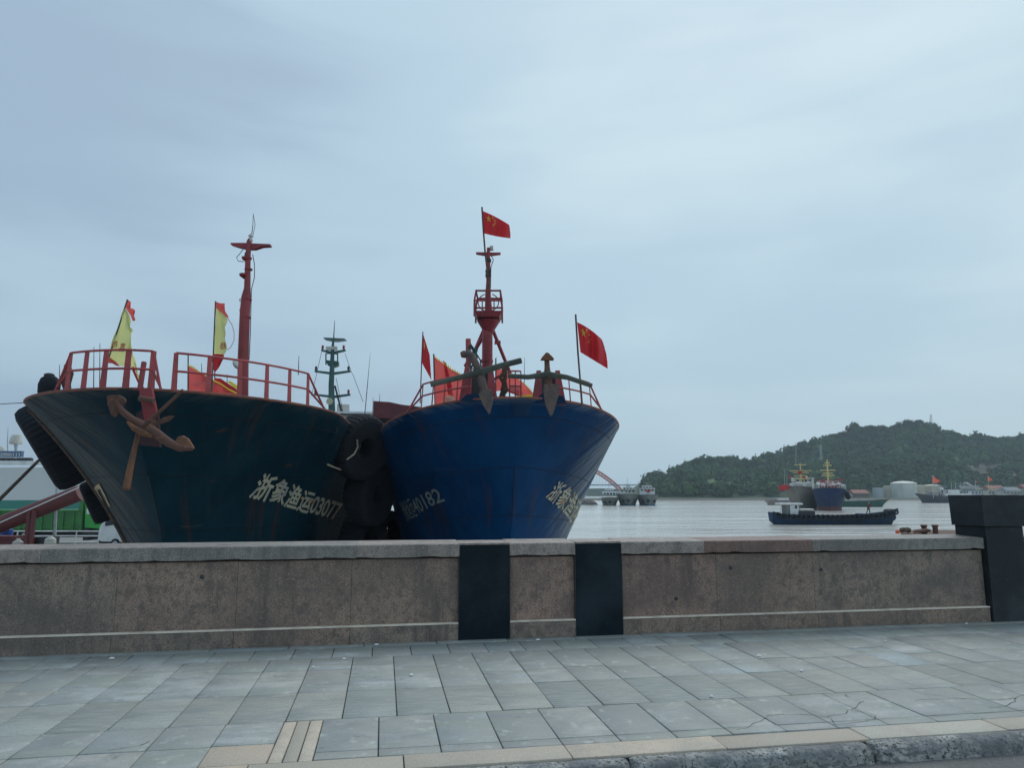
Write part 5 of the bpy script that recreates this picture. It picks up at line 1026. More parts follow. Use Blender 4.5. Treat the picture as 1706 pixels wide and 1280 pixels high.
# storage tanks
tm = [mat('white_tank_paint', (.62, .63, .58), .55, var=[((.3, .3, .1), (.52, .52, .46), .45, .65)]), mat('cream_tank_paint', (.56, .50, .38), .55, var=[((.3, .3, .1), (.48, .42, .31), .45, .65)]), mat('bluish_tank_paint', (.42, .46, .48), .55)]
for px0, px1, yt, m_, dome, lab, Y in [(1455, 1472, 814, 2, .3, 'small bluish storage tank, leftmost of the tank row', 432), (1473, 1491, 811, 1, .5, 'cream storage tank left of the big white tank', 434), (1487, 1526, 806, 0, 3.0, 'largest white storage tank with a domed roof', 428), (1519, 1540, 810, 1, .8, 'cream topped storage tank just right of the largest tank', 431), (1540, 1566, 810, 1, 1.6, 'rightmost cream storage tank, partly behind the red flag', 436)]:
    z0 = -1.3; z1 = at(px0, yt, Y)[2]; r_ = (px1-px0)/2*Y/1200; c = at((px0+px1)/2, 822, Y); t_ = thing('storage_tank', lab, 'tank', (c[0], Y, z0), 'storage tanks on the far shore')
    MB().lathe((c[0], Y, z0), [(r_, 0), (r_, z1-z0)], 40).build('shell', tm[m_], t_, True)
    MB().lathe((c[0], Y, z1), [(r_*1.015, -.1), (r_*1.015, .15), (r_*.7, .15+dome*.28), (r_*.3, .15+dome*.40), (.1, .15+dome*.44)], 40).build('roof', tm[0] if m_ == 0 else tm[m_], t_, True)
    bn_ = MB()
    for f_ in (.33, .66): bn_.lathe((c[0], Y, z0+(z1-z0)*f_), [(r_+.06, 0), (r_+.06, .14)], 40)
    bn_.build('hoop', tm[m_], t_, True)
# houses and sheds on the shore
hw = [mat('house_wall_pale', (.42, .40, .36), .8), mat('house_wall_grey', (.22, .24, .25), .8), mat('house_wall_brown', (.20, .14, .11), .8)]; hr = [mat('grey_roof', (.20, .22, .24), .7), mat('red_roof', (.28, .09, .07), .7), mat('dark_roof', (.08, .09, .10), .7)]
def house(px0, px1, yt, Y, dp, wi, ri, lab, hip=.25, base_z=-1.4, nw=6):
    x0, x1 = AX(px0, Y), AX(px1, Y); z1 = at(px0, yt, Y)[2]; t_ = thing('house', lab, 'building', ((x0+x1)/2, Y, base_z), 'buildings on the far shore')
    MB().hexa([(x, y, z) for z in (base_z-2, z1) for x, y in ((x0, Y), (x1, Y), (x1, Y+dp), (x0, Y+dp))]).build('wall', hw[wi], t_)
    rh = min(dp, x1-x0)*hip
    MB().add([(x0-.3, Y-.3, z1+.003), (x1+.3, Y-.3, z1+.003), (x1+.3, Y+dp+.3, z1+.003), (x0-.3, Y+dp+.3, z1+.003), (x0+.2, Y+dp/2, z1+rh), (x1-.2, Y+dp/2, z1+rh)], [(0, 1, 5, 4), (2, 3, 4, 5), (0, 4, 3), (1, 2, 5), (3, 2, 1, 0)]).build('roof', hr[ri], t_)
    for k in range(nw): 
        wx_ = x0+(x1-x0)*(k+.5)/nw; MB().box((wx_, Y-.03, z1-1.4), (min(.9, (x1-x0)/nw*.5), .06, 1.0)).build('window', M['glass'], t_)
for a in [(1424, 1450, 822, 425, 8, 2, 1, 'low brown house with red roof between the green boat and the tanks'), (1568, 1626, 811, 470, 12, 1, 0, 'long grey roofed shed right of the tanks'), (1606, 1640, 815, 430, 8, 1, 2, 'dark flat shed in front of the long grey shed'), (1652, 1680, 815, 455, 9, 0, 1, 'pale house with red roof right of the second red flag'), (1680, 1706, 818, 440, 9, 0, 0, 'pale house with grey roof at the right picture edge'), (1712, 1760, 814, 450, 10, 0, 1, 'pale house with red roof just beyond the right edge'), (1396, 1422, 826, 415, 6, 1, 2, 'low grey shed behind the green boat'), (1545, 1570, 816, 460, 8, 0, 0, 'small pale house behind the rightmost tank')]:
    house(*a)
# low distant land and bridge
px_ = np.linspace(-900, 1500, 260); Yd = 985.
yh = 815-4*fbm(px_*.012, px_*0, 4, 21)-3*np.sin(px_*.004)
V = []; 
for p, y in zip(px_, yh): V += [(Yd*(p-853)/1200/1.0115, Yd, -4), (Yd*(p-853)/1200/1.0115, Yd, at(p, y, Yd)[2]), (Yd*(p-853)/1200/1.0115, Yd+180, -4)]
F = [(i*3, (i+1)*3, (i+1)*3+1, i*3+1) for i in range(len(px_)-1)]+[(i*3+1, (i+1)*3+1, (i+1)*3+2, i*3+2) for i in range(len(px_)-1)]
struct(rawmesh('far_hills', V, F, mat('far_land', (.05, .08, .05), .95, var=[(.02, (.09, .12, .07), .45, .65)])))
br_ = thing('arch_bridge', 'distant red lattice arch bridge with a thin level deck behind the blue bow', 'bridge', at(960, 834, 900))
brd = mat('bridge_red_paint', (.50, .10, .06), .6); YBr = 900.
arch = lambda u, off: at(950+u*98, 772+ (u*u)*56+off, YBr)
for dy in (0, 9):
    m_ = MB(); us = np.linspace(-1, 1, 41); up = [arch(u, 0)+np.array([0, dy, 0]) for u in us]; lo_ = [arch(u, 5+1.5*abs(u))+np.array([0, dy, 0]) for u in us]
    m_.tube(up, .62, 6).tube(lo_, .55, 6)
    for k in range(40): m_.tube([up[k], lo_[k+1]], .30, 4); m_.tube([lo_[k], up[k]], .3, 4)
    m_.build('arch_rib', brd, br_)
m_ = MB()
for k in range(0, 41, 2): m_.tube([arch(us[k], 0), arch(us[k], 0)+np.array([0, 9, 0])], .3, 4)
m_.build('cross_brace', brd, br_)
zd = at(950, 808.5, YBr)[2]
MB().box((at(960, 808, YBr)[0], YBr+4.5, zd), (330, 11, 1.3)).build('deck', mat('bridge_deck', (.14, .16, .19), .8), br_)
hg = MB()
for k in range(3, 38):
    p = arch(us[k], 5+1.5*abs(us[k])); 
    if p[2] > zd+1: hg.tube([p, (p[0], YBr, zd)], .12, 4)
hg.build('hanger', M['steel'], br_)
for px in (812, 868, 1048, 1080): MB().box((AX(px, YBr), YBr+4.5, (zd-4)/2-.5), (3.5, 8, zd+3)).build('pier', hw[1], br_)

# ================================================================== BOATS ON THE WATER
def hc(name, c, dark=None, scuff_lit=(.25, .24, .22), boot=None, boot_z=.5):
    m = mat(name, c, .65, spec=.2, var=[((.5, .5, .3), dark or tuple(v*.7 for v in c), .45, .65, 5), ((1.5, 1.5, .5), (.13, .07, .05), .66, .72, 6)])
    if boot:
        t = m.node_tree; b = t.nodes['Principled BSDF']; lk = b.inputs['Base Color'].links[0].from_socket
        g_ = nn(t, 'ShaderNodeNewGeometry'); s_ = nn(t, 'ShaderNodeSeparateXYZ'); t.links.new(g_.outputs['Position'], s_.inputs[0])
        x = nn(t, 'ShaderNodeMixRGB'); t.links.new(mth(t, 'GREATER_THAN', s_.outputs[2], ZW+boot_z), x.inputs[0]); x.inputs[1].default_value = (*boot, 1); t.links.new(lk, x.inputs[2]); t.links.new(x.outputs[0], b.inputs['Base Color'])
    return m
def water_Y(py): return (EYE-ZW)*1200/(py-822)
def ship(label, px, py, yaw, beam, H, LT, hm_, cat='fishing boat', name='fishing_boat', sh=.8, rake=1.6, sr=0., mast=None, house_=None, group=None, Ld=4.5, extra=None):
    Y = water_Y(py); X = at(px, py, Y)[0]; q = [X, Y, yaw, rake, 1.3, beam*.36, beam/2, 1.2, beam*1.3, Ld, .95, .5, H, sh, 1.2]
    t_ = thing(name, label, cat, (X, Y, ZW), group)
    hull_mesh(q, 'hull', hm_, t_, LT=LT, NT=12, NS=30, sr=sr)
    MB().tube([rim(q, s, .0, .02, LT) for s in rimpath(q, -LT*.99, LT*.99, 70, LT=LT)], .07, 5).build('rim_bar', M['dark'], t_)
    return t_, q, X, Y
def deckhouse(t_, q, s0, s1, hw_, z0, z1, m_, nwin=3, roof=M['white']):
    h = sbox(q, s0, s1, -hw_, hw_, z0, z1).build('deckhouse', m_, t_, bevel=.04)
    for k in range(nwin):
        l0 = -hw_+2*hw_*(k+.2)/nwin; o = sbox(q, s0-.04, s0, l0, l0+2*hw_/nwin*.6, z1-.9, z1-.3).build('deckhouse_window', M['glass'], t_); o.parent = h
    o = sbox(q, s0-.3, s1+.3, -hw_-.25, hw_+.25, z1+.003, z1+.12).build('deckhouse_roof', roof, t_); o.parent = h; return h
def far_mast(t_, q, s, z0, z1, arms, m_, r=.14):
    c = S(q, s); ma = MB().tube([(c[0], c[1], z0), (c[0], c[1], z1)], [r, r*.5], 8).build('mast', m_, t_, True)
    for z, l in arms: o = MB().tube([S(q, s, 0, z, -l), S(q, s, 0, z, l)], r*.5, 6).build('crosstree', m_, t_); o.parent = ma
    o = MB().tube([(c[0], c[1], z1), (c[0], c[1], z1+1.6)], .04, 4).build('antenna', M['dark'], t_); o.parent = ma; return ma
def zpx(py, Y): return at(853, py, Y)[2]
# grey and blue pair
Yg = water_Y(849)
t_, q, X, Y = ship('grey fishing ship with a red tarpaulin on its bow corner, left of the blue one', 1334, 849, -.46, 7.4, zpx(811, Yg)-ZW, 26, hc('grey_hull', (.21, .20, .175)), 'fishing ship', 'fishing_ship', rake=2.4, sh=1.2)
far_mast(t_, q, 6, 2, zpx(772, Y+6), [(zpx(775, Y+6), 1.4), (zpx(785, Y+6), 2.6), (zpx(788, Y+6), 1.9), (zpx(793, Y+6), 1.6), (zpx(799, Y+6), 2.0)], M['yellowpaint'], .24)
deckhouse(t_, q, 8, 15, 2.4, 1.5, zpx(797, Y+8), M['offwhite'], 5)
sbox(q, .8, 3.5, -1.8, 2.0, 2.6, zpx(805, Y)).build('winch_house', M['offwhite'], t_, bevel=.2)
sbox(q, 5.6, 6.2, -.6, .3, zpx(790, Y+6), zpx(785, Y+6)).build('red_board', M['cloth_red'], t_)
MB().hexa([at(1297, 809, Y+3), at(1315, 808, Y-1), at(1315, 808, Y+2), at(1297, 809, Y+4), at(1299, 818, Y+3), at(1314, 816.5, Y-1.2), at(1314, 816.5, Y+2), at(1299, 818, Y+4)]).build('red_tarpaulin', M['cloth_red'], t_, bevel=.1)
for px, yy in ((1321.5, 799), (1343.5, 796.5)): MB().lathe(at(px, yy+2, Y+8), [(.1, -.3), (.45, -.2), (.5, .2), (.35, .5), (.05, .6)], 12).build('radome', M['white'], t_, True)
for px, yy in ((1313, 795), (1338, 795)): MB().prism([at(px, yy-2, Y+4), at(px+4, yy-1, Y+4), at(px+4, yy+3, Y+4), at(px, yy+2, Y+4)], (0, .05, 0)).build('small_flag', M['cloth_red'], t_)
for px, y0, y1 in ((1307, 812, 783), (1326, 775, 745), (1349, 812, 800), (1311, 808, 790)): MB().tube([at(px, y0, Y+4), at(px, y1, Y+4)], .05, 4).build('pole', M['steel'], t_)
cr_ = MB(); rr = random.Random(3)
for k in range(12): cr_.box(at(1318+k*2.8, 809-rr.random()*4, Y+rr.uniform(0, 3)), (.7, .6, .5+rr.random()*.5))
cr_.build('deck_gear', M['white'], t_)
Yb2 = water_Y(851)
t_, q, X, Y = ship('navy blue fishing ship with red waterline and yellow mast, right of the grey one', 1384, 851, -.39, 7.2, zpx(813, Yb2)-ZW, 26, hc('navy_hull', (.003, .018, .075), (.005, .028, .09), boot=(.11, .035, .035), boot_z=1.0), 'fishing ship', 'fishing_ship', rake=1.4, sh=.9)
far_mast(t_, q, 5, 2, zpx(766, Y+5), [(zpx(772, Y+5), .6), (zpx(776, Y+5), .9), (zpx(784, Y+5), 1.7), (zpx(789, Y+5), 1.1), (zpx(793, Y+5), 1.4)], M['yellowpaint'], .28)
deckhouse(t_, q, 7, 14, 2.3, 1.5, zpx(801, Y+8), M['offwhite'], 5, M['pinkred'])
sbox(q, 1.5, 4.0, -2.0, 2.0, 2.6, zpx(804, Y)).build('red_and_white_net_bin', M['pinkred'], t_, bevel=.25)
cr_ = MB()
for k in range(14): cr_.box(at(1363+k*3.1, 810-rr.random()*5, Y+rr.uniform(-1, 3)), (.6, .6, .4+rr.random()*.5))
cr_.build('deck_gear', M['white'], t_)
cr_ = MB()
for k in range(9): cr_.box(at(1366+k*4.3, 807-rr.random()*4, Y+rr.uniform(-1, 2)), (.6, .5, .4))
cr_.build('net_pile', M['pinkred'], t_)
ra = MB()
for s_ in rimpath(q, -4, 4, 18): ra.tube([rim(q, s_, 0), rim(q, s_, 1.0)], .035, 4)
ra.tube([rim(q, s_, 1.0) for s_ in rimpath(q, -4, 4, 18)], .04, 4); ra.build('railing', M['white'], t_)
for px, yy in ((1369, 801), (1399, 799)): MB().prism([at(px, yy-2, Y+4), at(px+4, yy-1, Y+4), at(px+4, yy+3, Y+4), at(px, yy+2, Y+4)], (0, .05, 0)).build('small_flag', M['cloth_red'], t_)
MB().tube([at(1385, 797, Y+5), at(1379, 785, Y+5)], .06, 5).build('derrick', M['yellowpaint'], t_)
tyf = MB().lathe(at(1412, 826, Y+1), [(.3, -.2), (.9, -.25), (1.0, 0), (.9, .25), (.3, .2)], 14, (1, 0, .2)).build('tyre', M['rubber'], loc=at(1412, 826, Y+1)); tag(tyf, 'black tyre fender hanging at the right shoulder of the distant navy ship', 'tyre')
# three moored boats at the left
gb = hc('greygreen_hull', (.15, .165, .15), (.10, .12, .11), boot=(.03, .10, .22), boot_z=.5)
gb2 = hc('greygreen_plain_hull', (.14, .155, .145), (.09, .11, .10))
for i, (px, py, yaw, bm_, yr, m_, lab, hy, hh_) in enumerate([(1017, 842.5, -.1, 5.8, 829, gb2, 'low grey green boat, left of the three moored together', 820, 814), (1048, 842.5, -.12, 7.0, 823.5, gb, 'tall grey green boat in the middle of the moored three', 816, 807), (1081, 842.5, -.14, 6.8, 824.5, gb, 'grey green boat with white wheelhouse, right of the moored three', 814, 806)]):
    Y = water_Y(py); t_, q, X, Y = ship(lab, px, py, yaw, bm_, zpx(yr, Y)-ZW, 20, m_, rake=1.2, sh=.5, group='three boats moored side by side')
    deckhouse(t_, q, 8, 14, bm_*.36, 1.0, zpx(hy, Y+8), M['white'] if i != 1 else M['offwhite'], 4)
    deckhouse(t_, q, 9, 12, bm_*.22, zpx(hy, Y+8), zpx(hy-4, Y+9), M['white'], 3)
    far_mast(t_, q, 9.5, zpx(hy, Y+8), zpx(hh_-3, Y+9), [(zpx(hh_, Y+9), 1.0)], M['steel'], .09)
    if i == 0: MB().box(at(px+6, 820.5, Y+3), (7.5, 3, .3)).build('canopy', M['white'], t_)
    if i == 2: MB().prism([at(px-6, 817, Y+7.5), at(px+6, 816, Y+7.5), at(px-1, 822, Y+7.5)], (0, .05, 0)).build('red_cloth', M['cloth_red'], t_)
    for dx, s_ in ((-.8, -1), (.85, 1), (0, -1)):
        p = HP(q, s_, abs(dx)*2.4+.1, .45); tag(MB().lathe(p+np.array([dx*.1, -.15, 0]), [(.15, -.12), (.5, -.16), (.58, 0), (.5, .16), (.15, .12)], 12, (.5*s_, -1, 0)).build('tyre', M['rubber'], loc=p), 'small black tyre hanging on the %s shoulder of the %s moored boat' % (('left', 'right', 'middle')[0 if dx < 0 else (1 if dx > 0 else 2)], ('low left', 'middle', 'right')[i]), 'tyre', 'tyres on the moored boats')
# small white boat behind the grey ship, green boat right of the pair, dark boat by the tanks
t_, q, X, Y = ship('small white boat half hidden behind the grey fishing ship', 1279, 841.5, -math.pi/2+.15, 3.2, 1.7, 12, hc('dirty_white_hull', (.32, .27, .24)), sh=.2, sr=.1, rake=1.2)
deckhouse(t_, q, 3, 9, 1.3, -1.6, zpx(831, Y), M['white'], 3)
t_, q, X, Y = ship('low dark green boat with pale boxes on deck, right of the navy ship', 1470, 844.5, math.pi/2-.1, 3.8, 2.3, 19, hc('green_hull', (.03, .10, .085)), sh=.7, rake=2.2)
deckhouse(t_, q, 11, 17, 1.5, -1.4, zpx(828.5, Y), hc('green_house', (.05, .16, .13)), 2, hr[2])
for k in range(6): MB().box(at(1436+k*4.0, 835.2, Y), (.6, .8, .55)).build('pale_box', M['offwhite'], t_)
t_, q, X, Y = ship('dark hulled boat with white superstructure near the tanks, under the larger red flag', 1536, 838, -math.pi/2+.1, 5.0, 3.9, 26, hc('dark_maroon_hull', (.05, .05, .065)), sh=1.2, rake=2.6)
deckhouse(t_, q, 9, 20, 2.0, -.6, zpx(823, Y), M['white'], 3); deckhouse(t_, q, 11, 16, 1.5, zpx(823, Y), zpx(817, Y), M['white'], 3)
gear = MB()
for k in range(16): gear.box(at(1546+k*2.6, 826-rr.random()*7, Y+rr.uniform(-1.5, 1.5)), (.9, .6, .5+rr.random()*.7))
gear.build('deck_gear', mat('pale_mauve_gear', (.34, .30, .34), .8), t_)
MB().lathe(at(1569, 815, Y), [(.1, -.4), (.6, -.3), (.65, .2), (.3, .6), (.05, .65)], 12).build('radome', M['white'], t_, True)
for px in (1556, 1585, 1592): MB().tube([at(px, 826, Y), at(px, 804, Y)], .09, 5).build('mast', M['steel'], t_)
for i, (px, yb, yt, w_, h_, Y_, lab) in enumerate([(1554, 826, 792, 13, 14, 296, 'orange red triangular flag above the boat beside the tanks'), (1646, 826, 793, 8, 9, 330, 'orange red triangular flag behind the black pillar cap, right one'), (1625, 826, 801, 5, 3, 335, 'tiny orange flag between the two larger triangular flags')]):
    f_ = thing('flag', lab, 'flag', at(px, yb, Y_), 'orange red flags of the far boats'); MB().tube([at(px+1, yb+4, Y_), at(px, yt, Y_)], .09, 5).build('pole', M['steel'] if i != 1 else M['yellowpaint'], f_)
    MB().add([at(px, yt+.5, Y_), at(px+w_*.45, yt+h_*.42, Y_+.2), at(px+w_, yt+h_*.68, Y_), at(px+w_*.6, yt+h_*.9, Y_+.2), at(px+1, yt+h_, Y_)], [(0, 1, 2, 3, 4)]).build('flag_cloth', mat('orange_red_cloth', (.75, .11, .05), .8, trans=.4) if 'orange_red_cloth' not in bpy.data.materials else bpy.data.materials['orange_red_cloth'], f_)
for i, (px, beam_, m_, lab, mst) in enumerate([(1604, 5.5, 'offwhite', 'white boat of the harbour cluster, just left of the pillar cap', 803), (1632, 5.5, 'greenpaint', 'green boat of the harbour cluster behind the pillar cap', 806), (1662, 6, 'pinkred', 'reddish boat of the harbour cluster under the right flag', 808), (1690, 5.5, 'offwhite', 'pale boat of the harbour cluster by the right picture edge', 810)]):
    t_, q, X, Y = ship(lab, px, 836.5+(i % 2)*.6, -.5+.1*i, beam_, 3.4, 20, hc('cluster_hull_%d' % i, [(.2, .2, .2), (.05, .10, .12), (.16, .06, .05), (.12, .13, .15)][i]), sh=.5, group='boats clustered before the shore sheds')
    deckhouse(t_, q, 5, 13, 2.0, -.8, zpx(819, Y), M['offwhite'] if i != 1 else M['white'], 3); far_mast(t_, q, 6, 0, zpx(mst, Y), [(zpx(mst+4, Y), 1.6), (zpx(mst+9, Y), 1.2)], M['steel'] if i != 2 else M['yellowpaint'], .14)
    MB().tube([S(q, 6, 0, zpx(817, Y), 0), S(q, -1, 0, zpx(mst+8, Y), 1.5)], .12, 5).build('derrick', M['yellowpaint'] if i in (1, 2) else M['steel'], t_)
# dark islet seen past the blue hull
isl = MB().lathe(at(980, 838.5, 235), [(3.2, -.6), (2.7, .1), (1.7, .7), (.6, 1.0), (.1, 1.05)], 14); isl.v = [(x+.5*math.sin(y*3), y, z+.12*math.sin(x*5)) for x, y, z in isl.v]
struct(isl.build('rock_islet', mat('dark_rock', (.09, .08, .075), .9)))
# long narrow workboat
Yw = water_Y(872.5); Xs, Xe = AX(1283, Yw), AX(1493, Yw)
cut = MB(); wb = thing('workboat', 'long low blue workboat edged with black tyres, white cabin at its left end', 'boat', ((Xs+Xe)/2, Yw, ZW))
prof2 = []
nst = 40; V = []; F = []
def wz(u):   # sheer line pixel height
    return np.interp(u, [0, .06, .15, .5, .8, .93, 1], [853.5, 857.5, 858.5, 859.5, 857, 853, 848.5])
for i in range(nst+1):
    u = i/nst; x = Xs+(Xe-Xs)*u; zt2 = zpx(wz(u), Yw); bw_ = 1.7*min(1, (u+.03)*9)**.5*min(1, (1.02-u)*4.2)**.6; zb2 = ZW-.3 if .06 < u < .93 else ZW-.3+((.06-u)/.06*.7 if u <= .06 else ((u-.93)/.07)**1.2*2.1)
    for k in range(7): f_ = k/6; V.append((x, Yw-bw_*(.55+.45*f_**.6), zb2+(zt2-zb2)*f_))
    for k in range(7): f_ = 1-k/6; V.append((x, Yw+bw_*(.55+.45*f_**.6), zb2+(zt2-zb2)*f_))
for i in range(nst):
    for k in range(13):
        if k == 6: continue
        F.append((i*14+k, (i+1)*14+k, (i+1)*14+k+1, i*14+k+1))
    F.append((i*14+5, (i+1)*14+5, (i+1)*14+8, i*14+8)); F.append((i*14+13, (i+1)*14+13, (i+1)*14, i*14))
F += [tuple(range(14)), tuple(nst*14+k for k in range(13, -1, -1))]
MB().add(V, F).build('hull', hc('workboat_blue', (.006, .035, .09), (.004, .02, .04)), wb, True)
wr = MB()
for sgn in (-1,): wr.tube([(Xs+(Xe-Xs)*u, Yw-1.75*min(1, (u+.03)*9)**.5*min(1, (1.02-u)*4.2)**.6, zpx(wz(u), Yw)+.03) for u in np.linspace(0, 1, 30)], .10, 6)
wr.build('rubbing_bar', M['rubber'], wb, True)
for k in range(26):
    u = .03+.94*k/25; bw_ = 1.75*min(1, (u+.03)*9)**.5*min(1, (1.02-u)*4.2)**.6; c = (Xs+(Xe-Xs)*u, Yw-bw_-.12, zpx(wz(u)+2.6, Yw))
    m_ = MB(); n = 14; rr_ = .30; pts = [(c[0]+rr_*math.cos(a), c[1], c[2]+rr_*math.sin(a)) for a in np.linspace(0, 2*math.pi, n+1)]
    o = m_.tube(pts, .105, 6, cap=False).build('tyre', M['rubber'], loc=c, smooth=True)
    ORD = 'first second third fourth fifth sixth seventh eighth ninth tenth eleventh twelfth thirteenth'.split()
    tag(o, '%s tyre fender from the %s end of the long workboat' % (ORD[k] if k < 13 else ORD[25-k], 'stern (left)' if k < 13 else 'bow (right)'), 'tyre', 'tyre fenders along the workboat')
o = MB().tube([(Xe-.75+.36*math.cos(a), Yw-.3, zpx(861.5, Yw)+.36*math.sin(a)) for a in np.linspace(0, 2*math.pi, 17)], .16, 6, cap=False).build('tyre', M['rubber'], loc=(Xe-.75, Yw-.3, zpx(861, Yw)), smooth=True); tag(o, 'tyre hanging free under the bow tip of the long workboat', 'tyre')
WBX = lambda px: AX(px, Yw)
def wbox2(px0, px1, yt, yb, y0, y1, nm, m_, par=None, bev=.02):
    o = MB().hexa([(x, y, z) for z in (zpx(yb, Yw), zpx(yt, Yw)) for x, y in ((WBX(px0), y0), (WBX(px1), y0), (WBX(px1), y1), (WBX(px0), y1))]).build(nm, m_, wb, bevel=bev)
    if par: o.parent = par
    return o
cb = wbox2(1312.5, 1327, 842, 860, Yw-.8, Yw+.8, 'cabin', M['white']); wbox2(1306, 1311.3, 841.6, 858, Yw-.8, Yw+.8, 'cabin_side', mat('cabin_shade_grey', (.2, .2, .19), .7)); wbox2(1296, 1333, 838.5, 841.3, Yw-1.0, Yw+1.0, 'cabin_roof', M['white'], cb)  # grey cabin side: shade on the white cabin put into the colour
wbox2(1320.5, 1324.5, 842.8, 847.5, Yw-.84, Yw-.802, 'cabin_window', M['glass'], cb); wbox2(1326, 1353, 852, 858, Yw-.9, Yw+.9, 'hatch_box', M['dark']); wbox2(1329, 1352.5, 848, 851.8, Yw-.9, Yw+.9, 'hatch_cover', M['offwhite'], bev=.12)
MB().tube([(WBX(1296), Yw-.9, zpx(841, Yw)), (WBX(1296), Yw-.9, zpx(858, Yw))], .03, 5).build('roof_post', M['steel'], wb)
wbox2(1430, 1446, 856, 857.5, Yw-1, Yw+1, 'fore_hatch', hc('hatch_blue', (.02, .08, .2))); 
bd = MB()
for k in range(5): bd.lathe((WBX(1474+k*3.0), Yw-.3+.1*k, zpx(852.5, Yw)), [(.35, -.1), (.32, .15), (.15, .32), (.02, .36)], 10)
bd.build('bow_gear', M['dark'], wb, True)
# person on the workboat
def person(px, Y, feet_z, lab):
    X = AX(px, Y); bm = bmesh.new(); J = {}
    pts = dict(pel=(0, 0, .92), ch=(.06, 0, 1.32), nk=(.10, 0, 1.50), hd=(.13, 0, 1.66), top=(.14, 0, 1.76), hl=(0, -.10, .90), kl=(.10, -.12, .48), fl=(.02, -.12, .06), tl=(.20, -.12, .03), hr=(0, .10, .90), kr=(-.12, .12, .50), fr=(-.28, .12, .08), tr=(-.12, .12, .03),
        sl=(.07, -.19, 1.42), el=(.20, -.24, 1.16), wl=(.42, -.20, 1.08), al=(.50, -.19, 1.06), sr=(.07, .19, 1.42), er=(.16, .24, 1.14), wr=(.36, .20, 1.02), ar=(.44, .19, 1.0))
    rad = dict(pel=.15, ch=.17, nk=.06, hd=.10, top=.06, hl=.10, kl=.065, fl=.05, tl=.035, hr=.10, kr=.065, fr=.05, tr=.035, sl=.07, el=.048, wl=.035, al=.04, sr=.07, er=.048, wr=.035, ar=.04)
    E_ = [('pel', 'ch'), ('ch', 'nk'), ('nk', 'hd'), ('hd', 'top'), ('pel', 'hl'), ('hl', 'kl'), ('kl', 'fl'), ('fl', 'tl'), ('pel', 'hr'), ('hr', 'kr'), ('kr', 'fr'), ('fr', 'tr'), ('ch', 'sl'), ('sl', 'el'), ('el', 'wl'), ('wl', 'al'), ('ch', 'sr'), ('sr', 'er'), ('er', 'wr'), ('wr', 'ar')]
    for k, p in pts.items(): J[k] = bm.verts.new(p)
    for a, b_ in E_: bm.edges.new((J[a], J[b_]))
    me = bpy.data.meshes.new('person'); bm.verts.ensure_lookup_table(); order = list(pts); bm.to_mesh(me); bm.free()
    o = bpy.data.objects.new('person', me); col.objects.link(o); o.location = (X, Y, feet_z)
    sk = o.modifiers.new('skin', 'SKIN'); me.skin_vertices[0].data[0].use_root = True
    for i, k in enumerate(order): me.skin_vertices[0].data[i].radius = (rad[k], rad[k])
    ss = o.modifiers.new('sub', 'SUBSURF'); ss.levels = 1; ss.render_levels = 2
    pm = bpy.data.materials.new('work_clothes'); pm.use_nodes = True; t = pm.node_tree; b = t.nodes['Principled BSDF']; b.inputs['Roughness'].default_value = .9
    tcx = nn(t, 'ShaderNodeTexCoord'); s_ = nn(t, 'ShaderNodeSeparateXYZ'); t.links.new(tcx.outputs['Object'], s_.inputs[0]); rp_ = nn(t, 'ShaderNodeValToRGB'); t.links.new(mth(t, 'DIVIDE', s_.outputs[2], 2.0), rp_.inputs[0])
    rp_.color_ramp.interpolation = 'CONSTANT'; ce = rp_.color_ramp.elements; ce[0].position = 0; ce[0].color = (.03, .035, .05, 1); ce[1].position = .47; ce[1].color = (.16, .05, .04, 1)
    for ps, cc in ((.745, (.42, .25, .18)), (.855, (.02, .018, .015))): k = ce.new(ps); k.color = (*cc, 1)
    t.links.new(rp_.outputs[0], b.inputs['Base Color']); me.materials.append(pm)
    return tag(o, lab, 'person')
person(1447, Yw-.2, zpx(858.5, Yw), 'person in a dark red top standing near the bow of the long workboat, leaning forward')
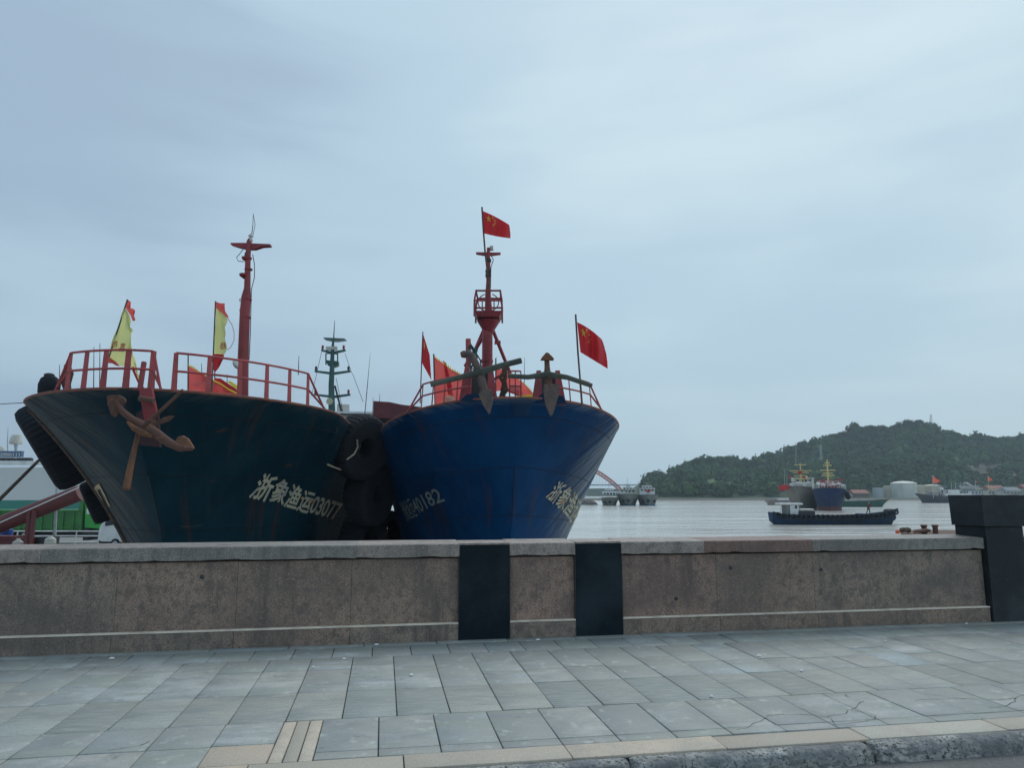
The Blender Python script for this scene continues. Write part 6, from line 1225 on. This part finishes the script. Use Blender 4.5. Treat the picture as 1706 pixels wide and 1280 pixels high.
# small floating pontoon just beyond the wall with two bollards
YPn = 24.; pz = zpx(891.2, YPn); pn = thing('pontoon', 'low dark floating pontoon deck just visible over the parapet left of the pillar', 'pontoon', (AX(1545, YPn), YPn, ZW))
MB().hexa([(x, y, z) for z in (ZW-.3, pz) for x, y in ((AX(1497, YPn), YPn), (AX(1640, YPn), YPn), (AX(1640, YPn+3), YPn+3), (AX(1497, YPn+3), YPn+3))]).build('deck', M['rust'], pn, bevel=.05)
for i, px in enumerate((1540, 1558.5)):
    c = at(px, 886, YPn+.5); bo = thing('bollard', ['left rusty mooring bollard on the pontoon', 'right rusty mooring bollard on the pontoon, nearest the pillar'][i], 'bollard', (c[0], c[1], pz), 'bollards on the pontoon')
    MB().lathe((c[0], c[1], pz), [(.085, 0), (.08, .2), (.085, zpx(876.5, YPn)-pz-.05)], 14).build('post', M['rust'], bo, True); MB().lathe((c[0], c[1], zpx(876.5, YPn)-.05), [(.10, 0), (.11, .03), (.09, .06)], 14).build('cap', M['rust'], bo, True)
cm = MB(); rr = random.Random(8)
for k in range(5): cm.tube([at(1508+8*math.cos(a+k), 885.5-k*.9+1.2*math.sin(a*2+k), YPn+.3+.25*math.sin(a)) for a in np.linspace(0, 6.28, 18)], .035, 6)
tag(cm.build('rope_coil', M['ropemat'], loc=at(1508, 884, YPn)), 'dark coiled rope heap on the pontoon beside an orange float', 'rope')
cm = MB()
for k in range(5): cm.tube([at(1530+k*3+7*math.cos(a+k), 886-k*.5+1.4*math.sin(a*2+k), YPn+.2+.25*math.sin(a)) for a in np.linspace(0, 6.28, 18)], .035, 6)
tag(cm.build('rope_coil', M['rust'], loc=at(1535, 884, YPn)), 'brown rope heap around the foot of the left bollard', 'rope')
tag(MB().lathe(at(1495.5, 886.5, YPn-.1), [(.02, -.07), (.055, -.05), (.07, 0), (.055, .05), (.02, .07)], 12, (1, 0, .3)).build('float', mat('orange_plastic', (.55, .10, .05), .5), loc=at(1495.5, 886.5, YPn)), 'small orange red float at the left end of the pontoon', 'float')

# ================================================================== HAZE
hz_ = MB(); hz_.hexa([(x, y, z) for z in (-7, 160) for x, y in ((-1300, -90), (1300, -90), (1300, 1300), (-1300, 1300))])
hzm = bpy.data.materials.new('sea_haze'); hzm.use_nodes = True; t = hzm.node_tree; 
for n in list(t.nodes):
    if n.type == 'BSDF_PRINCIPLED': t.nodes.remove(n)
pv_ = nn(t, 'ShaderNodeVolumePrincipled'); pv_.inputs['Color'].default_value = (.74, .90, 1.0, 1); pv_.inputs['Density'].default_value = .00034; pv_.inputs['Anisotropy'].default_value = .2
t.links.new(pv_.outputs[0], t.nodes['Material Output'].inputs['Volume'])
ho = hz_.build('haze', hzm); ho['kind'] = 'stuff'
